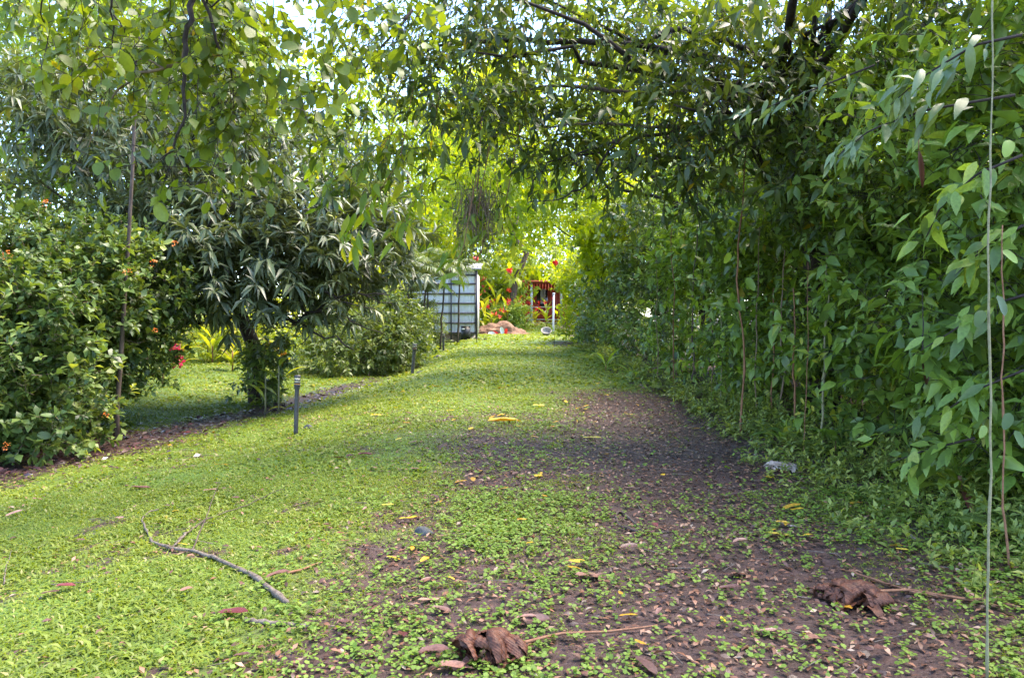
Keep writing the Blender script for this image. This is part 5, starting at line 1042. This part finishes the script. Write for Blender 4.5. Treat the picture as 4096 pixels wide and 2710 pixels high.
big = [(1950, 1692, 150, 'yellow', 1.5, 'long yellow leaf lying left of another on the grassy drive'), (1960, 1685, 60, 'yellow', .3, 'yellow upturned leaf touching the long yellow leaf on the drive'), (3130, 2055, 100, 'yellow', 1.4, 'plump yellow leaf on the clover at right of track'),
       (3160, 2056, 60, 'yellow', 1.6, 'thin yellow leaf right of the plump yellow leaf'), (3070, 2150, 110, 'yellow', 1.7, 'curved yellow leaf on soil below the plump yellow leaf'), (3400, 2030, 85, 'yellow', .9, 'pointed yellow leaf among weeds right of track'),
       (3100, 2105, 55, 'yellow', 2.2, 'small yellow leaf between two larger yellow leaves'), (3550, 2205, 65, 'yellow', 1.2, 'yellow leaf near the crossing sticks at right'), (1545, 2245, 60, 'yellow', 1.5, 'round yellow green leaf on the grass near the centre'),
       (1525, 2035, 50, 'yellow', 1.3, 'yellow leaf on the lawn left of the dark stone'), (1595, 2090, 80, 'yellow', 1.6, 'long thin yellow leaf above the dark stone'), (855, 1868, 60, 'yellow', 1.5, 'pale yellow leaf on the left lawn below the post light'),
       (1480, 1668, 50, 'yellow', 1.5, 'yellow leaf on the lawn right of nearest post light'), (2330, 1760, 80, 'yellow', 1.55, 'thin yellow leaf on bare soil at middle of track'), (2300, 1640, 65, 'yellow', 1.5, 'orange yellow leaf at the far end of soil track'),
       (1725, 1548, 40, 'yellow', 1.5, 'yellow leaf on the far lawn at edge of shade'), (1985, 1558, 45, 'yellow', 1.5, 'yellow leaf on the far grass before the shade edge'), (2130, 1627, 50, 'yellow', 1.6, 'yellow leaf on grass at middle of far drive'),
       (2930, 2190, 70, 'brown', 1.2, 'pinkish brown leaf on the track left of curved yellow leaf'), (2475, 2490, 80, 'yellow', 1.4, 'pale yellow leaf by the end of dead leaf stalk'), (2540, 2660, 130, 'brown', 2.4, 'grey green fallen leaf at bottom edge right of curled leaf'),
       (1670, 2425, 150, 'brown', 1.2, 'large pinkish dead leaf on grass above curled leaf'), (1720, 2455, 90, 'brown', 1.9, 'tan dead leaf next to the large pinkish dead leaf'), (2100, 2505, 100, 'brown', 1.5, 'whitish dead leaf above the stalk of curled leaf'),
       (2060, 2500, 90, 'brown', 1.7, 'dark grey dead leaf above the big curled leaf'), (1670, 2640, 130, 'brown', 1.5, 'pale brown dead leaf left of the big curled leaf'), (1750, 2685, 130, 'brown', 1.4, 'pinkish dead leaf at the bottom edge left of curled leaf'),
       (2300, 2320, 120, 'brown', 1.6, 'long orange brown leaf at centre of the track'), (2480, 2210, 75, 'brown', 1.3, 'pink brown leaf on soil beside the root like stick'), (2190, 2250, 55, 'red', .8, 'dark purplish leaf with stalk at middle of track'),
       (3210, 2585, 110, 'brown', 1.2, 'square brown leaf on soil at lower right'), (2900, 2320, 120, 'brown', 1.5, 'reddish brown curled leaf above the right curled dead leaf'), (2870, 2380, 90, 'brown', 1.6, 'tan leaf left of the right curled dead leaf'),
       (1385, 1838, 50, 'red', .6, 'dark red round leaf on lawn below post light'), (1430, 1828, 60, 'red', 1.4, 'dark red leaf pair right of dark red round leaf'), (20, 2080, 70, 'brown', .7, 'brown leaf at the far left edge of lawn'), (220, 2370, 75, 'red', 1.4, 'dark red curled leaf on grass at lower left'),
       (160, 2400, 70, 'brown', 1.3, 'brown dead leaf left of the dark red curled leaf'), (520, 1960, 90, 'brown', 1.5, 'brown and orange leaf on the lawn below hedge'), (810, 1975, 70, 'brown', 1.1, 'pale brown leaf on lawn above fallen branch tip'), (270, 2185, 50, 'brown', .8, 'tan leaf on left lawn left of branch tip'), (720, 2390, 60, 'brown', .4, 'pale curved leaf on lawn under fallen branch'), (1060, 2335, 100, 'brown', 1.0, 'purplish brown leaf beside the fallen branch end'), (870, 2475, 120, 'red', 1.5, 'dark purplish leaf at left end of mossy stick'), (930, 2655, 70, 'brown', 1.4, 'orange brown leaf on grass at the bottom edge')]
for px, py, spn, kd, az, lb in big:
    b = hit(px, py); fallen_leaf(b, spn / FPX * b[1], kd, lb, 'fallen leaves lying singly', -az + rng.normal(0, .15), tilt=.1)
nk = 0
for k in range(900):
    x, y = (v[0] for v in scatter(1, 3.1, 19, .68)); d = float(dirt_and_shade(x, y))
    if x > 3.1 or x < float(hollow_x(y)) + .3: continue
    if rng.random() > .15 + .75 * d + .25 * (x > -1.5): continue
    zone = 'soil track' if d > .45 else ('left lawn' if x < -1.3 else 'grassy drive')
    kd = rng.choice(['yellow', 'brown', 'red'], p={'soil track': [.52, .40, .08], 'left lawn': [.12, .48, .40], 'grassy drive': [.36, .46, .18]}[zone]); nk += 1
    fallen_leaf((x, y, float(gz(x, y))), rng.uniform(.06, .14) * (1.0 if y > 6 else .75), kd, {'yellow': 'small yellow fallen leaf', 'brown': 'small brown fallen leaf', 'red': 'small dark red fallen leaf'}[kd] + ' lying on the ' + zone, {'yellow': 'small yellow leaves', 'brown': 'small brown leaves', 'red': 'small dark red leaves'}[kd] + ' on the ' + zone)
    if nk >= 230: break
